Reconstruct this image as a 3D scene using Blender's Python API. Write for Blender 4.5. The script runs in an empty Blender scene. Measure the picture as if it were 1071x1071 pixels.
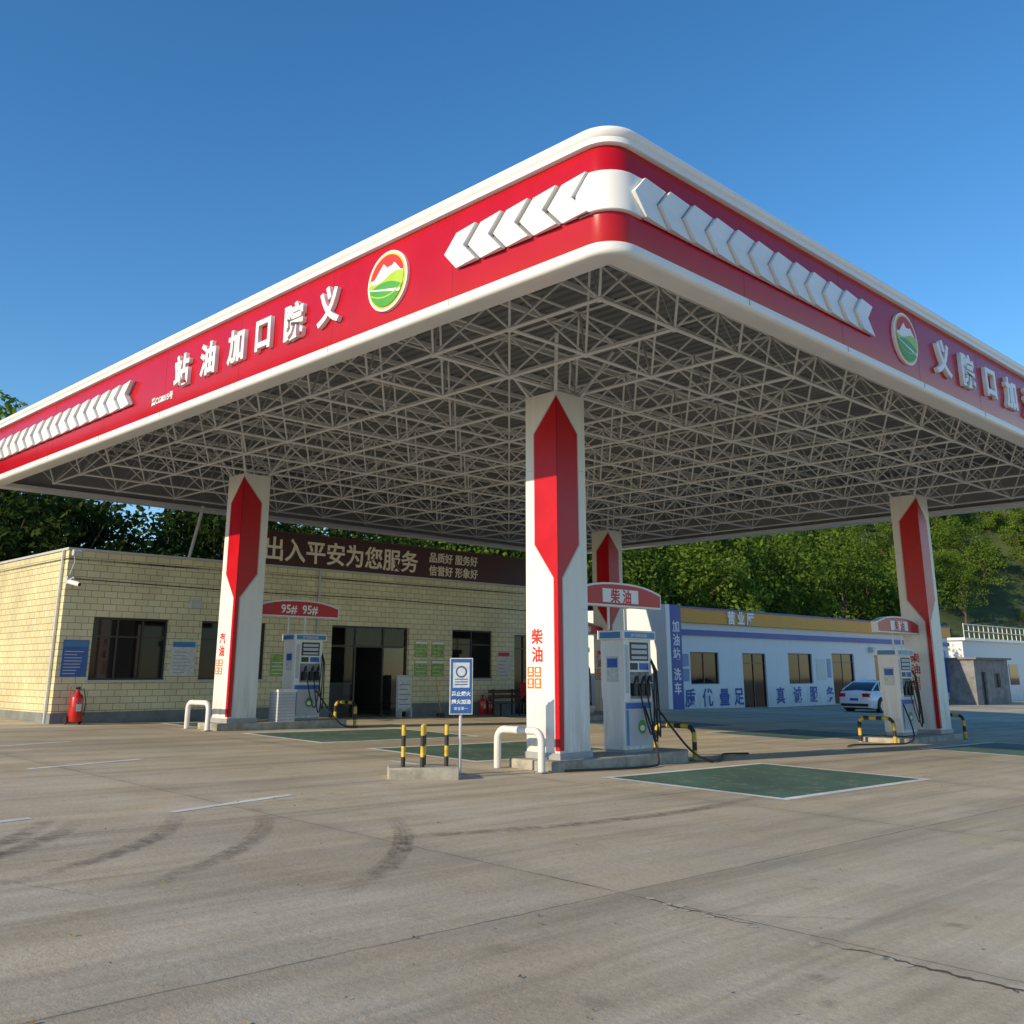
import bpy, bmesh, math, random
import numpy as np
from mathutils import Matrix, Vector, Euler
random.seed(7); rng=np.random.default_rng(7)
sc=bpy.context.scene
R2=math.sqrt(.5)
CX,CY=1.21,10.85
def zg(x,y):
    x=max(-40,min(60,x)); y=max(-30,min(110,y))
    return -.024*x+.004*y
def ab(a,b): return (CX+R2*(b-a), CY+R2*(b+a))
def FR(x,y,z=None,deg=45):
    if z is None: z=zg(x,y)
    return Matrix.Translation((x,y,z))@Matrix.Rotation(math.radians(deg),4,'Z')

# ---------------- materials
def newmat(name):
    m=bpy.data.materials.new(name); m.use_nodes=True
    return m,m.node_tree.nodes,m.node_tree.links,m.node_tree.nodes['Principled BSDF']
def mat(name,col,rough=.5,metal=0,var=.12,scale=3.0,bump=0,bscale=60,spec=.5,coat=0):
    m,N,L,P=newmat(name)
    P.inputs['Roughness'].default_value=rough; P.inputs['Metallic'].default_value=metal
    P.inputs['Specular IOR Level'].default_value=spec
    P.inputs['Coat Weight'].default_value=coat; P.inputs['Coat Roughness'].default_value=.06
    tc=N.new('ShaderNodeTexCoord')
    if var>0:
        n=N.new('ShaderNodeTexNoise'); n.inputs['Scale'].default_value=scale; n.inputs['Detail'].default_value=3; n.inputs['Roughness'].default_value=.65
        L.new(tc.outputs['Object'],n.inputs['Vector'])
        r=N.new('ShaderNodeMapRange'); r.inputs['From Min'].default_value=.3; r.inputs['From Max'].default_value=.7
        r.inputs['To Min'].default_value=1-var; r.inputs['To Max'].default_value=1+var*.4
        L.new(n.outputs['Fac'],r.inputs['Value'])
        v=N.new('ShaderNodeVectorMath'); v.operation='SCALE'; v.inputs[0].default_value=col
        L.new(r.outputs[0],v.inputs['Scale']); L.new(v.outputs[0],P.inputs['Base Color'])
        r2=N.new('ShaderNodeMapRange'); r2.inputs['To Min'].default_value=max(0,rough-.08); r2.inputs['To Max'].default_value=min(1,rough+.12)
        L.new(n.outputs['Fac'],r2.inputs['Value']); L.new(r2.outputs[0],P.inputs['Roughness'])
    else: P.inputs['Base Color'].default_value=(*col,1)
    if bump>0:
        n2=N.new('ShaderNodeTexNoise'); n2.inputs['Scale'].default_value=bscale; n2.inputs['Detail'].default_value=3
        L.new(tc.outputs['Object'],n2.inputs['Vector'])
        b=N.new('ShaderNodeBump'); b.inputs['Strength'].default_value=bump; b.inputs['Distance'].default_value=.01
        L.new(n2.outputs['Fac'],b.inputs['Height']); L.new(b.outputs[0],P.inputs['Normal'])
    return m
def dirty(name,col,dirtcol=(.22,.19,.14),rough=.5,h=1.0,amt=.6,coat=0):
    m,N,L,P=newmat(name); P.inputs['Roughness'].default_value=rough
    P.inputs['Coat Weight'].default_value=coat; P.inputs['Coat Roughness'].default_value=.08
    tc=N.new('ShaderNodeTexCoord'); sx=N.new('ShaderNodeSeparateXYZ'); L.new(tc.outputs['Object'],sx.inputs[0])
    mp=N.new('ShaderNodeMapping'); mp.inputs['Scale'].default_value=(5,5,.5); L.new(tc.outputs['Object'],mp.inputs[0])
    n=N.new('ShaderNodeTexNoise'); n.inputs['Scale'].default_value=1.5; n.inputs['Detail'].default_value=5; n.inputs['Roughness'].default_value=.7
    L.new(mp.outputs[0],n.inputs['Vector'])
    g=N.new('ShaderNodeMapRange'); g.inputs['From Min'].default_value=0; g.inputs['From Max'].default_value=h; g.inputs['To Min'].default_value=1; g.inputs['To Max'].default_value=.16
    L.new(sx.outputs['Z'],g.inputs['Value'])
    r=N.new('ShaderNodeMapRange'); r.inputs['From Min'].default_value=.38; r.inputs['From Max'].default_value=.75; L.new(n.outputs['Fac'],r.inputs['Value'])
    mu=N.new('ShaderNodeMath'); mu.operation='MULTIPLY'; L.new(g.outputs[0],mu.inputs[0]); L.new(r.outputs[0],mu.inputs[1])
    mu2=N.new('ShaderNodeMath'); mu2.operation='MULTIPLY'; mu2.inputs[1].default_value=amt; L.new(mu.outputs[0],mu2.inputs[0])
    mx=N.new('ShaderNodeMix'); mx.data_type='RGBA'; mx.inputs[6].default_value=(*col,1); mx.inputs[7].default_value=(*dirtcol,1)
    L.new(mu2.outputs[0],mx.inputs[0]); L.new(mx.outputs[2],P.inputs['Base Color'])
    return m
M={}
M['white']=dirty('white_paint',(.78,.77,.74),rough=.42,h=1.2,amt=.75)
M['wpanel']=mat('white_aluminium',(.78,.78,.78),.35,var=.06,scale=1.2)
M['red']=mat('gloss_red_panel',(.44,.005,.014),.22,var=.10,scale=.8,spec=.32)
M['redp']=mat('red_pillar_panel',(.50,.006,.014),.30,var=.12,scale=2,spec=.35)
M['steelw']=mat('white_steel_tube',(.74,.74,.73),.45,var=0)
M['deck']=mat('roof_deck',(.20,.21,.225),.55,var=.2,scale=1)
M['grey']=mat('grey_metal',(.35,.35,.36),.45,var=.15)
M['lgrey']=mat('light_grey',(.50,.51,.53),.5,var=.1)
M['chevback']=mat('chevron_edge_grey',(.16,.16,.18),.5,var=.1)
M['dark']=mat('dark_plastic',(.02,.02,.022),.45,var=.2)
M['rubber']=mat('rubber',(.018,.018,.018),.6,var=.2)
M['frame']=mat('window_frame',(.045,.035,.03),.4,var=.2)
M['conc']=mat('island_concrete',(.38,.35,.29),.85,var=.4,scale=4,bump=.5)
M['yellow']=mat('yellow_paint',(.66,.44,.04),.5,var=.4,scale=12)
M['black']=mat('black_paint',(.02,.02,.02),.5,var=.3,scale=12)
M['blue']=mat('blue_paint',(.02,.10,.42),.4,var=.12)
M['lblue']=mat('header_blue',(.04,.20,.42),.35,var=.08)
M['green']=mat('logo_green',(.07,.33,.04),.4,var=.1)
M['lime']=mat('logo_lime',(.38,.55,.04),.4,var=.1)
M['gold']=mat('logo_gold',(.80,.52,.05),.4,var=.1)
M['orange']=mat('orange_label',(.75,.18,.03),.5,var=.1)
M['letter']=mat('white_letter',(.82,.82,.80),.4,var=.04)
M['redtxt']=mat('red_text',(.55,.02,.02),.5,var=.05)
M['bluetxt']=mat('blue_text',(.03,.11,.36),.6,var=.3,scale=9)
M['sign_maroon']=mat('maroon_board',(.06,.014,.016),.55,var=.2)
M['cream_txt']=mat('cream_letter',(.85,.78,.66),.5,var=.05)
M['paper']=mat('paper_notice',(.60,.62,.62),.5,var=.25,scale=14)
M['ygreen']=mat('green_poster',(.30,.48,.12),.5,var=.5,scale=9)
M['bposter']=mat('blue_poster',(.025,.11,.36),.4,var=.15)
M['skirt']=mat('grey_skirting',(.20,.22,.22),.7,var=.3,scale=2,bump=.3)
M['roofgrey']=mat('roof_membrane',(.20,.19,.18),.8,var=.3)
M['wallw']=dirty('white_render',(.76,.77,.78),rough=.7,h=1.0,amt=.7)
M['orangeband']=mat('yellow_fascia',(.70,.30,.012),.5,var=.12,scale=1)
M['bluefascia']=mat('blue_fascia',(.025,.06,.34),.45,var=.12,scale=1)
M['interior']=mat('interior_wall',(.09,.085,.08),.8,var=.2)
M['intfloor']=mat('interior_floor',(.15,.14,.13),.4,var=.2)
M['carw']=mat('car_paint',(.80,.81,.82),.25,var=.03,coat=.8)
M['chrome']=mat('rim_metal',(.55,.55,.56),.3,metal=.9,var=.05)
M['tail']=mat('tail_lamp',(.45,.01,.01),.2,var=.1)
M['extred']=mat('extinguisher_red',(.50,.012,.010),.3,var=.15,coat=.4)
M['bark']=mat('bark',(.10,.075,.05),.9,var=.4,scale=6,bump=.6,bscale=20)
M['greyblock']=mat('grey_blockwork',(.24,.24,.24),.85,var=.45,scale=1.5,bump=.6,bscale=9)
M['skin']=mat('skin',(.45,.26,.18),.5,var=.1)
M['hair']=mat('hair',(.015,.012,.01),.6,var=.2)
M['redcloth']=mat('red_jacket',(.45,.02,.02),.8,var=.25,scale=9)
M['trouser']=mat('dark_trousers',(.03,.035,.05),.85,var=.25,scale=9)
M['wood']=mat('bench_wood',(.10,.06,.035),.6,var=.3)
M['litter']=mat('dry_leaf_litter',(.34,.24,.07),.8,var=.5,scale=2)
M['crack']=mat('broken_joint',(.10,.088,.07),.95,var=.4,scale=30)
M['patch']=mat('spalled_concrete',(.50,.46,.37),.95,var=.4,scale=25)
m,N,L,P=newmat('dark_window_glass'); P.inputs['Base Color'].default_value=(.008,.010,.012,1); P.inputs['Roughness'].default_value=.05; P.inputs['IOR'].default_value=1.33
M['glass']=m
m,N,L,P=newmat('clear_glass')
tr=N.new('ShaderNodeBsdfTransparent'); gl=N.new('ShaderNodeBsdfGlossy'); gl.inputs['Roughness'].default_value=.03
fr=N.new('ShaderNodeFresnel'); fr.inputs['IOR'].default_value=1.4; mx=N.new('ShaderNodeMixShader'); tr.inputs[0].default_value=(.7,.74,.74,1)
L.new(fr.outputs[0],mx.inputs[0]); L.new(tr.outputs[0],mx.inputs[1]); L.new(gl.outputs[0],mx.inputs[2]); L.new(mx.outputs[0],N['Material Output'].inputs[0])
M['clear']=m
m,N,L,P=newmat('cream_glazed_tile')
tc=N.new('ShaderNodeTexCoord'); sp=N.new('ShaderNodeSeparateXYZ'); L.new(tc.outputs['Object'],sp.inputs[0])
ad=N.new('ShaderNodeMath'); L.new(sp.outputs['X'],ad.inputs[0]); L.new(sp.outputs['Y'],ad.inputs[1])
cb=N.new('ShaderNodeCombineXYZ'); L.new(ad.outputs[0],cb.inputs[0]); L.new(sp.outputs['Z'],cb.inputs[1])
br=N.new('ShaderNodeTexBrick'); L.new(cb.outputs[0],br.inputs['Vector'])
br.inputs['Scale'].default_value=1; br.inputs['Brick Width'].default_value=.34; br.inputs['Row Height'].default_value=.165; br.inputs['Mortar Size'].default_value=.007; br.inputs['Mortar Smooth'].default_value=.2
br.inputs['Color1'].default_value=(.76,.69,.43,1); br.inputs['Color2'].default_value=(.68,.61,.37,1); br.inputs['Mortar'].default_value=(.18,.16,.11,1)
n=N.new('ShaderNodeTexNoise'); n.inputs['Scale'].default_value=.8; n.inputs['Detail'].default_value=6; L.new(tc.outputs['Object'],n.inputs['Vector'])
r=N.new('ShaderNodeMapRange'); r.inputs['From Min'].default_value=.3; r.inputs['From Max'].default_value=.7; r.inputs['To Min'].default_value=.80; r.inputs['To Max'].default_value=1.04; L.new(n.outputs['Fac'],r.inputs['Value'])
v=N.new('ShaderNodeVectorMath'); v.operation='SCALE'; L.new(br.outputs['Color'],v.inputs[0]); L.new(r.outputs[0],v.inputs['Scale']); L.new(v.outputs[0],P.inputs['Base Color'])
P.inputs['Roughness'].default_value=.4
M['tile']=m
def ground_mat():
    m,N,L,P=newmat('concrete_forecourt')
    def MA(op,a,b=None,c=None):
        n=N.new('ShaderNodeMath'); n.operation=op
        for i,x in enumerate((a,b,c)):
            if x is None: continue
            if hasattr(x,'links'): L.new(x,n.inputs[i])
            else: n.inputs[i].default_value=x
        return n.outputs[0]
    g=N.new('ShaderNodeNewGeometry')
    s=N.new('ShaderNodeVectorMath'); s.operation='SUBTRACT'; s.inputs[1].default_value=(.81,8,0); L.new(g.outputs['Position'],s.inputs[0])
    vr=N.new('ShaderNodeVectorRotate'); vr.rotation_type='Z_AXIS'; vr.inputs['Angle'].default_value=math.radians(-45); L.new(s.outputs[0],vr.inputs[0])
    pos=vr.outputs[0]
    def noise(sc_,det=4,rough=.6,vec=pos,dist=0):
        n=N.new('ShaderNodeTexNoise'); n.inputs['Scale'].default_value=sc_; n.inputs['Detail'].default_value=det; n.inputs['Roughness'].default_value=rough; n.inputs['Distortion'].default_value=dist
        L.new(vec,n.inputs['Vector']); return n.outputs['Fac']
    def MR(x,a,b_,c=0,d=1):
        n=N.new('ShaderNodeMapRange'); n.inputs[1].default_value=a; n.inputs[2].default_value=b_; n.inputs[3].default_value=c; n.inputs[4].default_value=d
        L.new(x,n.inputs[0]); return n.outputs[0]
    sp=N.new('ShaderNodeSeparateXYZ'); L.new(pos,sp.inputs[0])
    wob=MR(noise(2.2,4,.7),0,1,-.03,.03)
    X=MA('ADD',sp.outputs['X'],wob); Y=MA('ADD',sp.outputs['Y'],wob)
    jx=MA('PINGPONG',X,2.6); jy=MA('PINGPONG',Y,2.4)
    jd=MA('MINIMUM',jx,jy)
    joint=MR(jd,.004,.014,1,0)
    jhalo=MR(jd,.0,.35,1,0)
    fx=MA('FLOOR',MA('DIVIDE',MA('ADD',sp.outputs['X'],0),5.2)); fy=MA('FLOOR',MA('DIVIDE',sp.outputs['Y'],4.8))
    cb=N.new('ShaderNodeCombineXYZ'); L.new(fx,cb.inputs[0]); L.new(fy,cb.inputs[1])
    wn=N.new('ShaderNodeTexWhiteNoise'); L.new(cb.outputs[0],wn.inputs[0])
    tint=MR(wn.outputs[0],0,1,.90,1.07)
    med=noise(.75,6,.72,dist=.5); big=noise(.14,4,.62); fine=noise(26,4,.8)
    stv=N.new('ShaderNodeMapping'); stv.inputs['Scale'].default_value=(.18,2.4,1); stv.inputs['Rotation'].default_value=(0,0,.35); L.new(pos,stv.inputs[0])
    streak=noise(.7,6,.7,vec=stv.outputs[0])
    stv2=N.new('ShaderNodeMapping'); stv2.inputs['Scale'].default_value=(.15,2.2,1); stv2.inputs['Rotation'].default_value=(0,0,-.55); L.new(pos,stv2.inputs[0])
    streak2=noise(.9,6,.72,vec=stv2.outputs[0])
    k=MA('MULTIPLY',MR(big,.32,.68,.78,1.13),MR(med,.32,.70,.80,1.12))
    k=MA('MULTIPLY',k,MR(fine,.3,.7,.88,1.10)); k=MA('MULTIPLY',k,MR(streak,.42,.70,1.06,.74)); k=MA('MULTIPLY',k,MR(streak2,.48,.72,1.03,.72)); k=MA('MULTIPLY',k,tint)
    k=MA('MULTIPLY',k,MA('SUBTRACT',1,MA('MULTIPLY',MA('MULTIPLY',jhalo,MR(med,.35,.7)),.26)))
    dv=N.new('ShaderNodeVectorMath'); dv.operation='ADD'; L.new(pos,dv.inputs[0]); 
    cb2=N.new('ShaderNodeCombineXYZ'); L.new(med,cb2.inputs[0]); L.new(streak,cb2.inputs[1]); L.new(cb2.outputs[0],dv.inputs[1])
    sv=N.new('ShaderNodeTexVoronoi'); sv.inputs['Scale'].default_value=1.3; L.new(dv.outputs[0],sv.inputs['Vector'])
    spot=MA('MULTIPLY',MR(sv.outputs['Distance'],.03,.17,1,0),MR(big,.42,.58))
    k=MA('MULTIPLY',k,MA('SUBTRACT',1,MA('MULTIPLY',spot,.36)))
    dk=MA('MULTIPLY',joint,MR(med,.35,.65,.5,1))
    k=MA('MULTIPLY',k,MA('SUBTRACT',1,MA('MULTIPLY',dk,.6)))
    vs=N.new('ShaderNodeVectorMath'); vs.operation='SCALE'; L.new(k,vs.inputs['Scale'])
    mx=N.new('ShaderNodeMix'); mx.data_type='RGBA'; mx.inputs[6].default_value=(.57,.48,.335,1); mx.inputs[7].default_value=(.50,.44,.335,1)
    L.new(MR(med,.4,.6),mx.inputs[0]); L.new(mx.outputs[2],vs.inputs[0]); L.new(vs.outputs[0],P.inputs['Base Color'])
    P.inputs['Roughness'].default_value=.82; P.inputs['Specular IOR Level'].default_value=.3
    b=N.new('ShaderNodeBump'); b.inputs['Strength'].default_value=.6; b.inputs['Distance'].default_value=.012
    f2=noise(18,4,.8); f3=noise(1.6,3,.6)
    L.new(MA('ADD',f2,f3),b.inputs['Height']); L.new(b.outputs[0],P.inputs['Normal'])
    return m
M['ground']=ground_mat()
def worn(name,col,lo=.5,hi=.62,sc_=5,under=(.42,.37,.28)):
    m,N,L,P=newmat(name); g=N.new('ShaderNodeNewGeometry')
    n=N.new('ShaderNodeTexNoise'); n.inputs['Scale'].default_value=sc_; n.inputs['Detail'].default_value=7; n.inputs['Roughness'].default_value=.75; L.new(g.outputs['Position'],n.inputs['Vector'])
    n2=N.new('ShaderNodeTexNoise'); n2.inputs['Scale'].default_value=.9; n2.inputs['Detail'].default_value=5; L.new(g.outputs['Position'],n2.inputs['Vector'])
    r=N.new('ShaderNodeMapRange'); r.inputs[1].default_value=lo; r.inputs[2].default_value=hi; L.new(n.outputs['Fac'],r.inputs[0])
    mx=N.new('ShaderNodeMix'); mx.data_type='RGBA'; mx.inputs[6].default_value=(*col,1); mx.inputs[7].default_value=(*under,1); L.new(r.outputs[0],mx.inputs[0])
    r2=N.new('ShaderNodeMapRange'); r2.inputs[1].default_value=.3; r2.inputs[2].default_value=.7; r2.inputs[3].default_value=.7; r2.inputs[4].default_value=1.15; L.new(n2.outputs['Fac'],r2.inputs[0])
    v=N.new('ShaderNodeVectorMath'); v.operation='SCALE'; L.new(mx.outputs[2],v.inputs[0]); L.new(r2.outputs[0],v.inputs['Scale']); L.new(v.outputs[0],P.inputs['Base Color'])
    P.inputs['Roughness'].default_value=.75
    return m
M['padgreen']=worn('green_bay_paint',(.07,.14,.10),.54,.82,4)
M['linew']=worn('white_line_paint',(.74,.75,.73),.54,.72,7)
def tyre():
    m,N,L,P=newmat('tyre_mark'); P.inputs['Base Color'].default_value=(.06,.055,.05,1); P.inputs['Roughness'].default_value=.8
    g=N.new('ShaderNodeNewGeometry'); n=N.new('ShaderNodeTexNoise'); n.inputs['Scale'].default_value=9; n.inputs['Detail'].default_value=5; n.inputs['Roughness'].default_value=.75; L.new(g.outputs['Position'],n.inputs['Vector'])
    n2=N.new('ShaderNodeTexNoise'); n2.inputs['Scale'].default_value=.7; L.new(g.outputs['Position'],n2.inputs['Vector'])
    uv=N.new('ShaderNodeUVMap'); sp=N.new('ShaderNodeSeparateXYZ'); L.new(uv.outputs[0],sp.inputs[0])
    pp=N.new('ShaderNodeMath'); pp.operation='PINGPONG'; pp.inputs[1].default_value=.5; L.new(sp.outputs['X'],pp.inputs[0])
    e=N.new('ShaderNodeMapRange'); e.inputs[1].default_value=0; e.inputs[2].default_value=.2; L.new(pp.outputs[0],e.inputs[0])
    tw=N.new('ShaderNodeMath'); tw.operation='PINGPONG'; tw.inputs[1].default_value=.125; L.new(sp.outputs['X'],tw.inputs[0])
    te=N.new('ShaderNodeMapRange'); te.inputs[1].default_value=.02; te.inputs[2].default_value=.06; te.inputs[3].default_value=.35; L.new(tw.outputs[0],te.inputs[0])
    pq=N.new('ShaderNodeMath'); pq.operation='PINGPONG'; pq.inputs[1].default_value=.5; L.new(sp.outputs['Y'],pq.inputs[0])
    e2=N.new('ShaderNodeMapRange'); e2.inputs[1].default_value=0; e2.inputs[2].default_value=.3; L.new(pq.outputs[0],e2.inputs[0])
    r=N.new('ShaderNodeMapRange'); r.inputs[1].default_value=.36; r.inputs[2].default_value=.68; r.inputs[4].default_value=.72; L.new(n.outputs['Fac'],r.inputs[0])
    r2=N.new('ShaderNodeMapRange'); r2.inputs[1].default_value=.3; r2.inputs[2].default_value=.6; r2.inputs[3].default_value=.35; L.new(n2.outputs['Fac'],r2.inputs[0])
    a=r.outputs[0]
    for q in (r2.outputs[0],e.outputs[0],e2.outputs[0],te.outputs[0]):
        mu=N.new('ShaderNodeMath'); mu.operation='MULTIPLY'; L.new(a,mu.inputs[0]); L.new(q,mu.inputs[1]); a=mu.outputs[0]
    L.new(a,P.inputs['Alpha']); return m
M['tyre']=tyre()
def leafmat(name,c1,c2):
    m,N,L,P=newmat(name); oi=N.new('ShaderNodeObjectInfo'); g=N.new('ShaderNodeNewGeometry')
    n=N.new('ShaderNodeTexNoise'); n.inputs['Scale'].default_value=.9; n.inputs['Detail'].default_value=2; L.new(g.outputs['Position'],n.inputs['Vector'])
    r=N.new('ShaderNodeMapRange'); r.inputs[1].default_value=.3; r.inputs[2].default_value=.7; L.new(n.outputs['Fac'],r.inputs[0])
    ad=N.new('ShaderNodeMath'); ad.operation='MULTIPLY_ADD'; ad.inputs[1].default_value=.6; L.new(oi.outputs['Random'],ad.inputs[0])
    mu=N.new('ShaderNodeMath'); mu.operation='MULTIPLY'; mu.inputs[1].default_value=.5; L.new(r.outputs[0],mu.inputs[0]); L.new(mu.outputs[0],ad.inputs[2])
    mx=N.new('ShaderNodeMix'); mx.data_type='RGBA'; mx.inputs[6].default_value=(*c1,1); mx.inputs[7].default_value=(*c2,1); L.new(ad.outputs[0],mx.inputs[0])
    d=N.new('ShaderNodeBsdfDiffuse'); L.new(mx.outputs[2],d.inputs[0])
    t=N.new('ShaderNodeBsdfTranslucent'); L.new(mx.outputs[2],t.inputs[0]); ms=N.new('ShaderNodeMixShader'); ms.inputs[0].default_value=.35
    L.new(d.outputs[0],ms.inputs[1]); L.new(t.outputs[0],ms.inputs[2]); L.new(ms.outputs[0],N['Material Output'].inputs[0])
    return m
M['leaf']=leafmat('leaves',(.05,.10,.018),(.18,.27,.04))  # leaf colour brightened so the far trees look sunlit
M['leafd']=leafmat('painted_shade_leaves',(.022,.048,.012),(.065,.10,.024))  # darker copy of the leaves, shade put into the colour
M['hill']=mat('hill_grass',(.055,.08,.02),.9,var=.6,scale=.25,bump=.8,bscale=3)

# ---------------- mesh builder
class MB:
    def __init__(s): s.v=[];s.f=[];s.m=[];s.mats=[]
    def mi(s,k):
        if k not in s.mats: s.mats.append(k)
        return s.mats.index(k)
    def poly(s,pts,k):
        o=len(s.v); s.v+= [tuple(p) for p in pts]; s.f.append(tuple(range(o,o+len(pts)))); s.m.append(s.mi(k))
    def box(s,x0,x1,y0,y1,z0,z1,k):
        o=len(s.v); s.v+=[(x,y,z) for z in (z0,z1) for y in (y0,y1) for x in (x0,x1)]
        for q in ((0,2,3,1),(4,5,7,6),(0,1,5,4),(2,6,7,3),(0,4,6,2),(1,3,7,5)):
            s.f.append(tuple(o+i for i in q)); s.m.append(s.mi(k))
    def prism(s,pts,plane,c0,c1,k):
        """c0 may be a list of per-point depths"""
        def T(p,c):
            return {'xz':(p[0],c,p[1]),'yz':(c,p[0],p[1]),'xy':(p[0],p[1],c)}[plane]
        n=len(pts); o=len(s.v); cc=c0 if isinstance(c0,list) else [c0]*n
        s.v+=[T(p,c) for p,c in zip(pts,cc)]+[T(p,c1) for p in pts]
        i=s.mi(k)
        if isinstance(c0,list):
            s.f.append((o,o+1,o+2,o+3)); s.m.append(i); s.f.append((o,o+3,o+4,o+5)); s.m.append(i)
        else: s.f.append(tuple(range(o,o+n))); s.m.append(i)
        s.f.append(tuple(range(o+2*n-1,o+n-1,-1))); s.m.append(i)
        for j in range(n):
            s.f.append((o+j,o+(j+1)%n,o+n+(j+1)%n,o+n+j)); s.m.append(i)
    def tube(s,path,r,k,n=8,cap=True):
        path=[Vector(p) for p in path]; rs=r if isinstance(r,(list,tuple)) else [r]*len(path)
        o=len(s.v); up=None
        for i,p in enumerate(path):
            t=(path[min(i+1,len(path)-1)]-path[max(i-1,0)]).normalized()
            if up is None: up=Vector((0,0,1)) if abs(t.z)<.9 else Vector((1,0,0))
            a=t.cross(up).normalized(); b_=a.cross(t).normalized(); up=b_
            for j in range(n):
                th=2*math.pi*j/n; s.v.append(tuple(p+a*math.cos(th)*rs[i]+b_*math.sin(th)*rs[i]))
        for i in range(len(path)-1):
            kk=k(i) if callable(k) else k; ii=s.mi(kk)
            for j in range(n):
                s.f.append((o+i*n+j,o+i*n+(j+1)%n,o+(i+1)*n+(j+1)%n,o+(i+1)*n+j)); s.m.append(ii)
        if cap:
            i0=s.mi(k(0) if callable(k) else k)
            s.f.append(tuple(o+j for j in range(n))); s.m.append(i0)
            e=o+(len(path)-1)*n; s.f.append(tuple(e+j for j in reversed(range(n)))); s.m.append(i0)
    def obj(s,name,parent=None,Mx=None,smooth=True,bevel=0,fix=True):
        me=bpy.data.meshes.new(name); me.from_pydata(s.v,[],s.f)
        for k in s.mats: me.materials.append(M[k])
        me.polygons.foreach_set('material_index',s.m)
        if fix:
            bm=bmesh.new(); bm.from_mesh(me); bmesh.ops.recalc_face_normals(bm,faces=bm.faces); bm.to_mesh(me); bm.free()
        if smooth: me.shade_smooth(); me.set_sharp_from_angle(angle=math.radians(35))
        ob=bpy.data.objects.new(name,me); sc.collection.objects.link(ob)
        if parent: ob.parent=parent
        if Mx is not None: ob.matrix_local=Mx
        if bevel:
            b=ob.modifiers.new('b','BEVEL'); b.width=bevel; b.segments=2; b.limit_method='ANGLE'; b.angle_limit=math.radians(40)
        return ob
def group(name,Mx=None):
    e=bpy.data.objects.new(name,None); sc.collection.objects.link(e); e.empty_display_size=.3
    if Mx is not None: e.matrix_world=Mx
    return e
def TM(o,X,Nn=None,up=(0,0,1)):
    X=Vector(X).normalized(); U=Vector(up); Z=X.cross(U).normalized()
    return Matrix(((X.x,U.x,Z.x,o[0]),(X.y,U.y,Z.y,o[1]),(X.z,U.z,Z.z,o[2]),(0,0,0,1)))
def text(body,size,k,parent,Mx,extrude=.01,bold=0,sx=1,name='lettering',spacing=1):
    cu=bpy.data.curves.new(name,'FONT'); cu.body=body; cu.size=size; cu.extrude=extrude; cu.offset=bold
    cu.align_x='CENTER'; cu.align_y='CENTER'; cu.resolution_u=3; cu.space_character=spacing
    t=bpy.data.objects.new('tmp',cu); sc.collection.objects.link(t)
    dg=bpy.context.evaluated_depsgraph_get(); me=bpy.data.meshes.new_from_object(t.evaluated_get(dg))
    bpy.data.objects.remove(t); bpy.data.curves.remove(cu)
    me.name=name; me.materials.clear(); me.materials.append(M[k])
    if len(me.vertices):
        co=np.empty(len(me.vertices)*3); me.vertices.foreach_get('co',co); co=co.reshape(-1,3)
        c=(co.min(0)+co.max(0))/2; co[:,0]-=c[0]; co[:,1]-=c[1]; me.vertices.foreach_set('co',co.ravel())
    ob=bpy.data.objects.new(name,me); sc.collection.objects.link(ob); ob.parent=parent
    ob.matrix_local=Mx@Matrix.Scale(sx,4,(1,0,0)); return ob

# ---------------- ground
xs=[-400,-200,-100,-60,-40,-20,0,20,40,60,100,200,400]; ys=[-300,-150,-60,-30,0,20,40,60,80,110,200,400]
me=bpy.data.meshes.new('ground'); vv=[(x,y,zg(x,y)) for y in ys for x in xs]; nx=len(xs)
ff=[(j*nx+i,j*nx+i+1,(j+1)*nx+i+1,(j+1)*nx+i) for j in range(len(ys)-1) for i in range(nx-1)]
me.from_pydata(vv,[],ff); me.materials.append(M['ground']); g=bpy.data.objects.new('ground',me); sc.collection.objects.link(g)
def gpoly(mb,pts,off,k): mb.poly([(x,y,zg(x,y)+off) for x,y in pts],k)
def bay(a0,a1,b0,b1):
    mb=MB(); w=.14
    gpoly(mb,[ab(a0+w,b0+w),ab(a0+w,b1-w),ab(a1-w,b1-w),ab(a1-w,b0+w)],.004,'padgreen')
    gpoly(mb,[ab(a0,b0),ab(a0,b1),ab(a0+w,b1),ab(a0+w,b0)],.004,'linew')
    gpoly(mb,[ab(a1-w,b0),ab(a1-w,b1),ab(a1,b1),ab(a1,b0)],.004,'linew')
    gpoly(mb,[ab(a0+w,b0),ab(a0+w,b0+w),ab(a1-w,b0+w),ab(a1-w,b0)],.004,'linew')
    gpoly(mb,[ab(a0+w,b1-w),ab(a0+w,b1),ab(a1-w,b1),ab(a1-w,b1-w)],.004,'linew')
    mb.obj('painted_fuelling_bay',smooth=False,fix=False)
for a0,a1 in ((.4,3.6),(6.4,9.6),(11.1,14.3),(16.7,18.4)):
    for b0,b1 in ((3.8,8.4),(15.3,19.9)): bay(a0,a1,b0,b1)
mb=MB()
def line(p,q,w=.12):
    p=Vector(p);q=Vector(q);d=(q-p).normalized();n=Vector((-d.y,d.x))*w/2
    gpoly(mb,[p-n,q-n,q+n,p+n],.004,'linew')
line((-3.68,11.4),(-2.75,13.1)); line((-7.06,15.2),(-6.1,17.1)); line((-9.6,18.2),(-8.6,20.2)); line((-5.4,9.9),(-4.9,10.75)); line((-1.1,16.9),(-2.1,17.9),.1)
mb.obj('painted_lane_line',smooth=False,fix=False)
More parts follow.
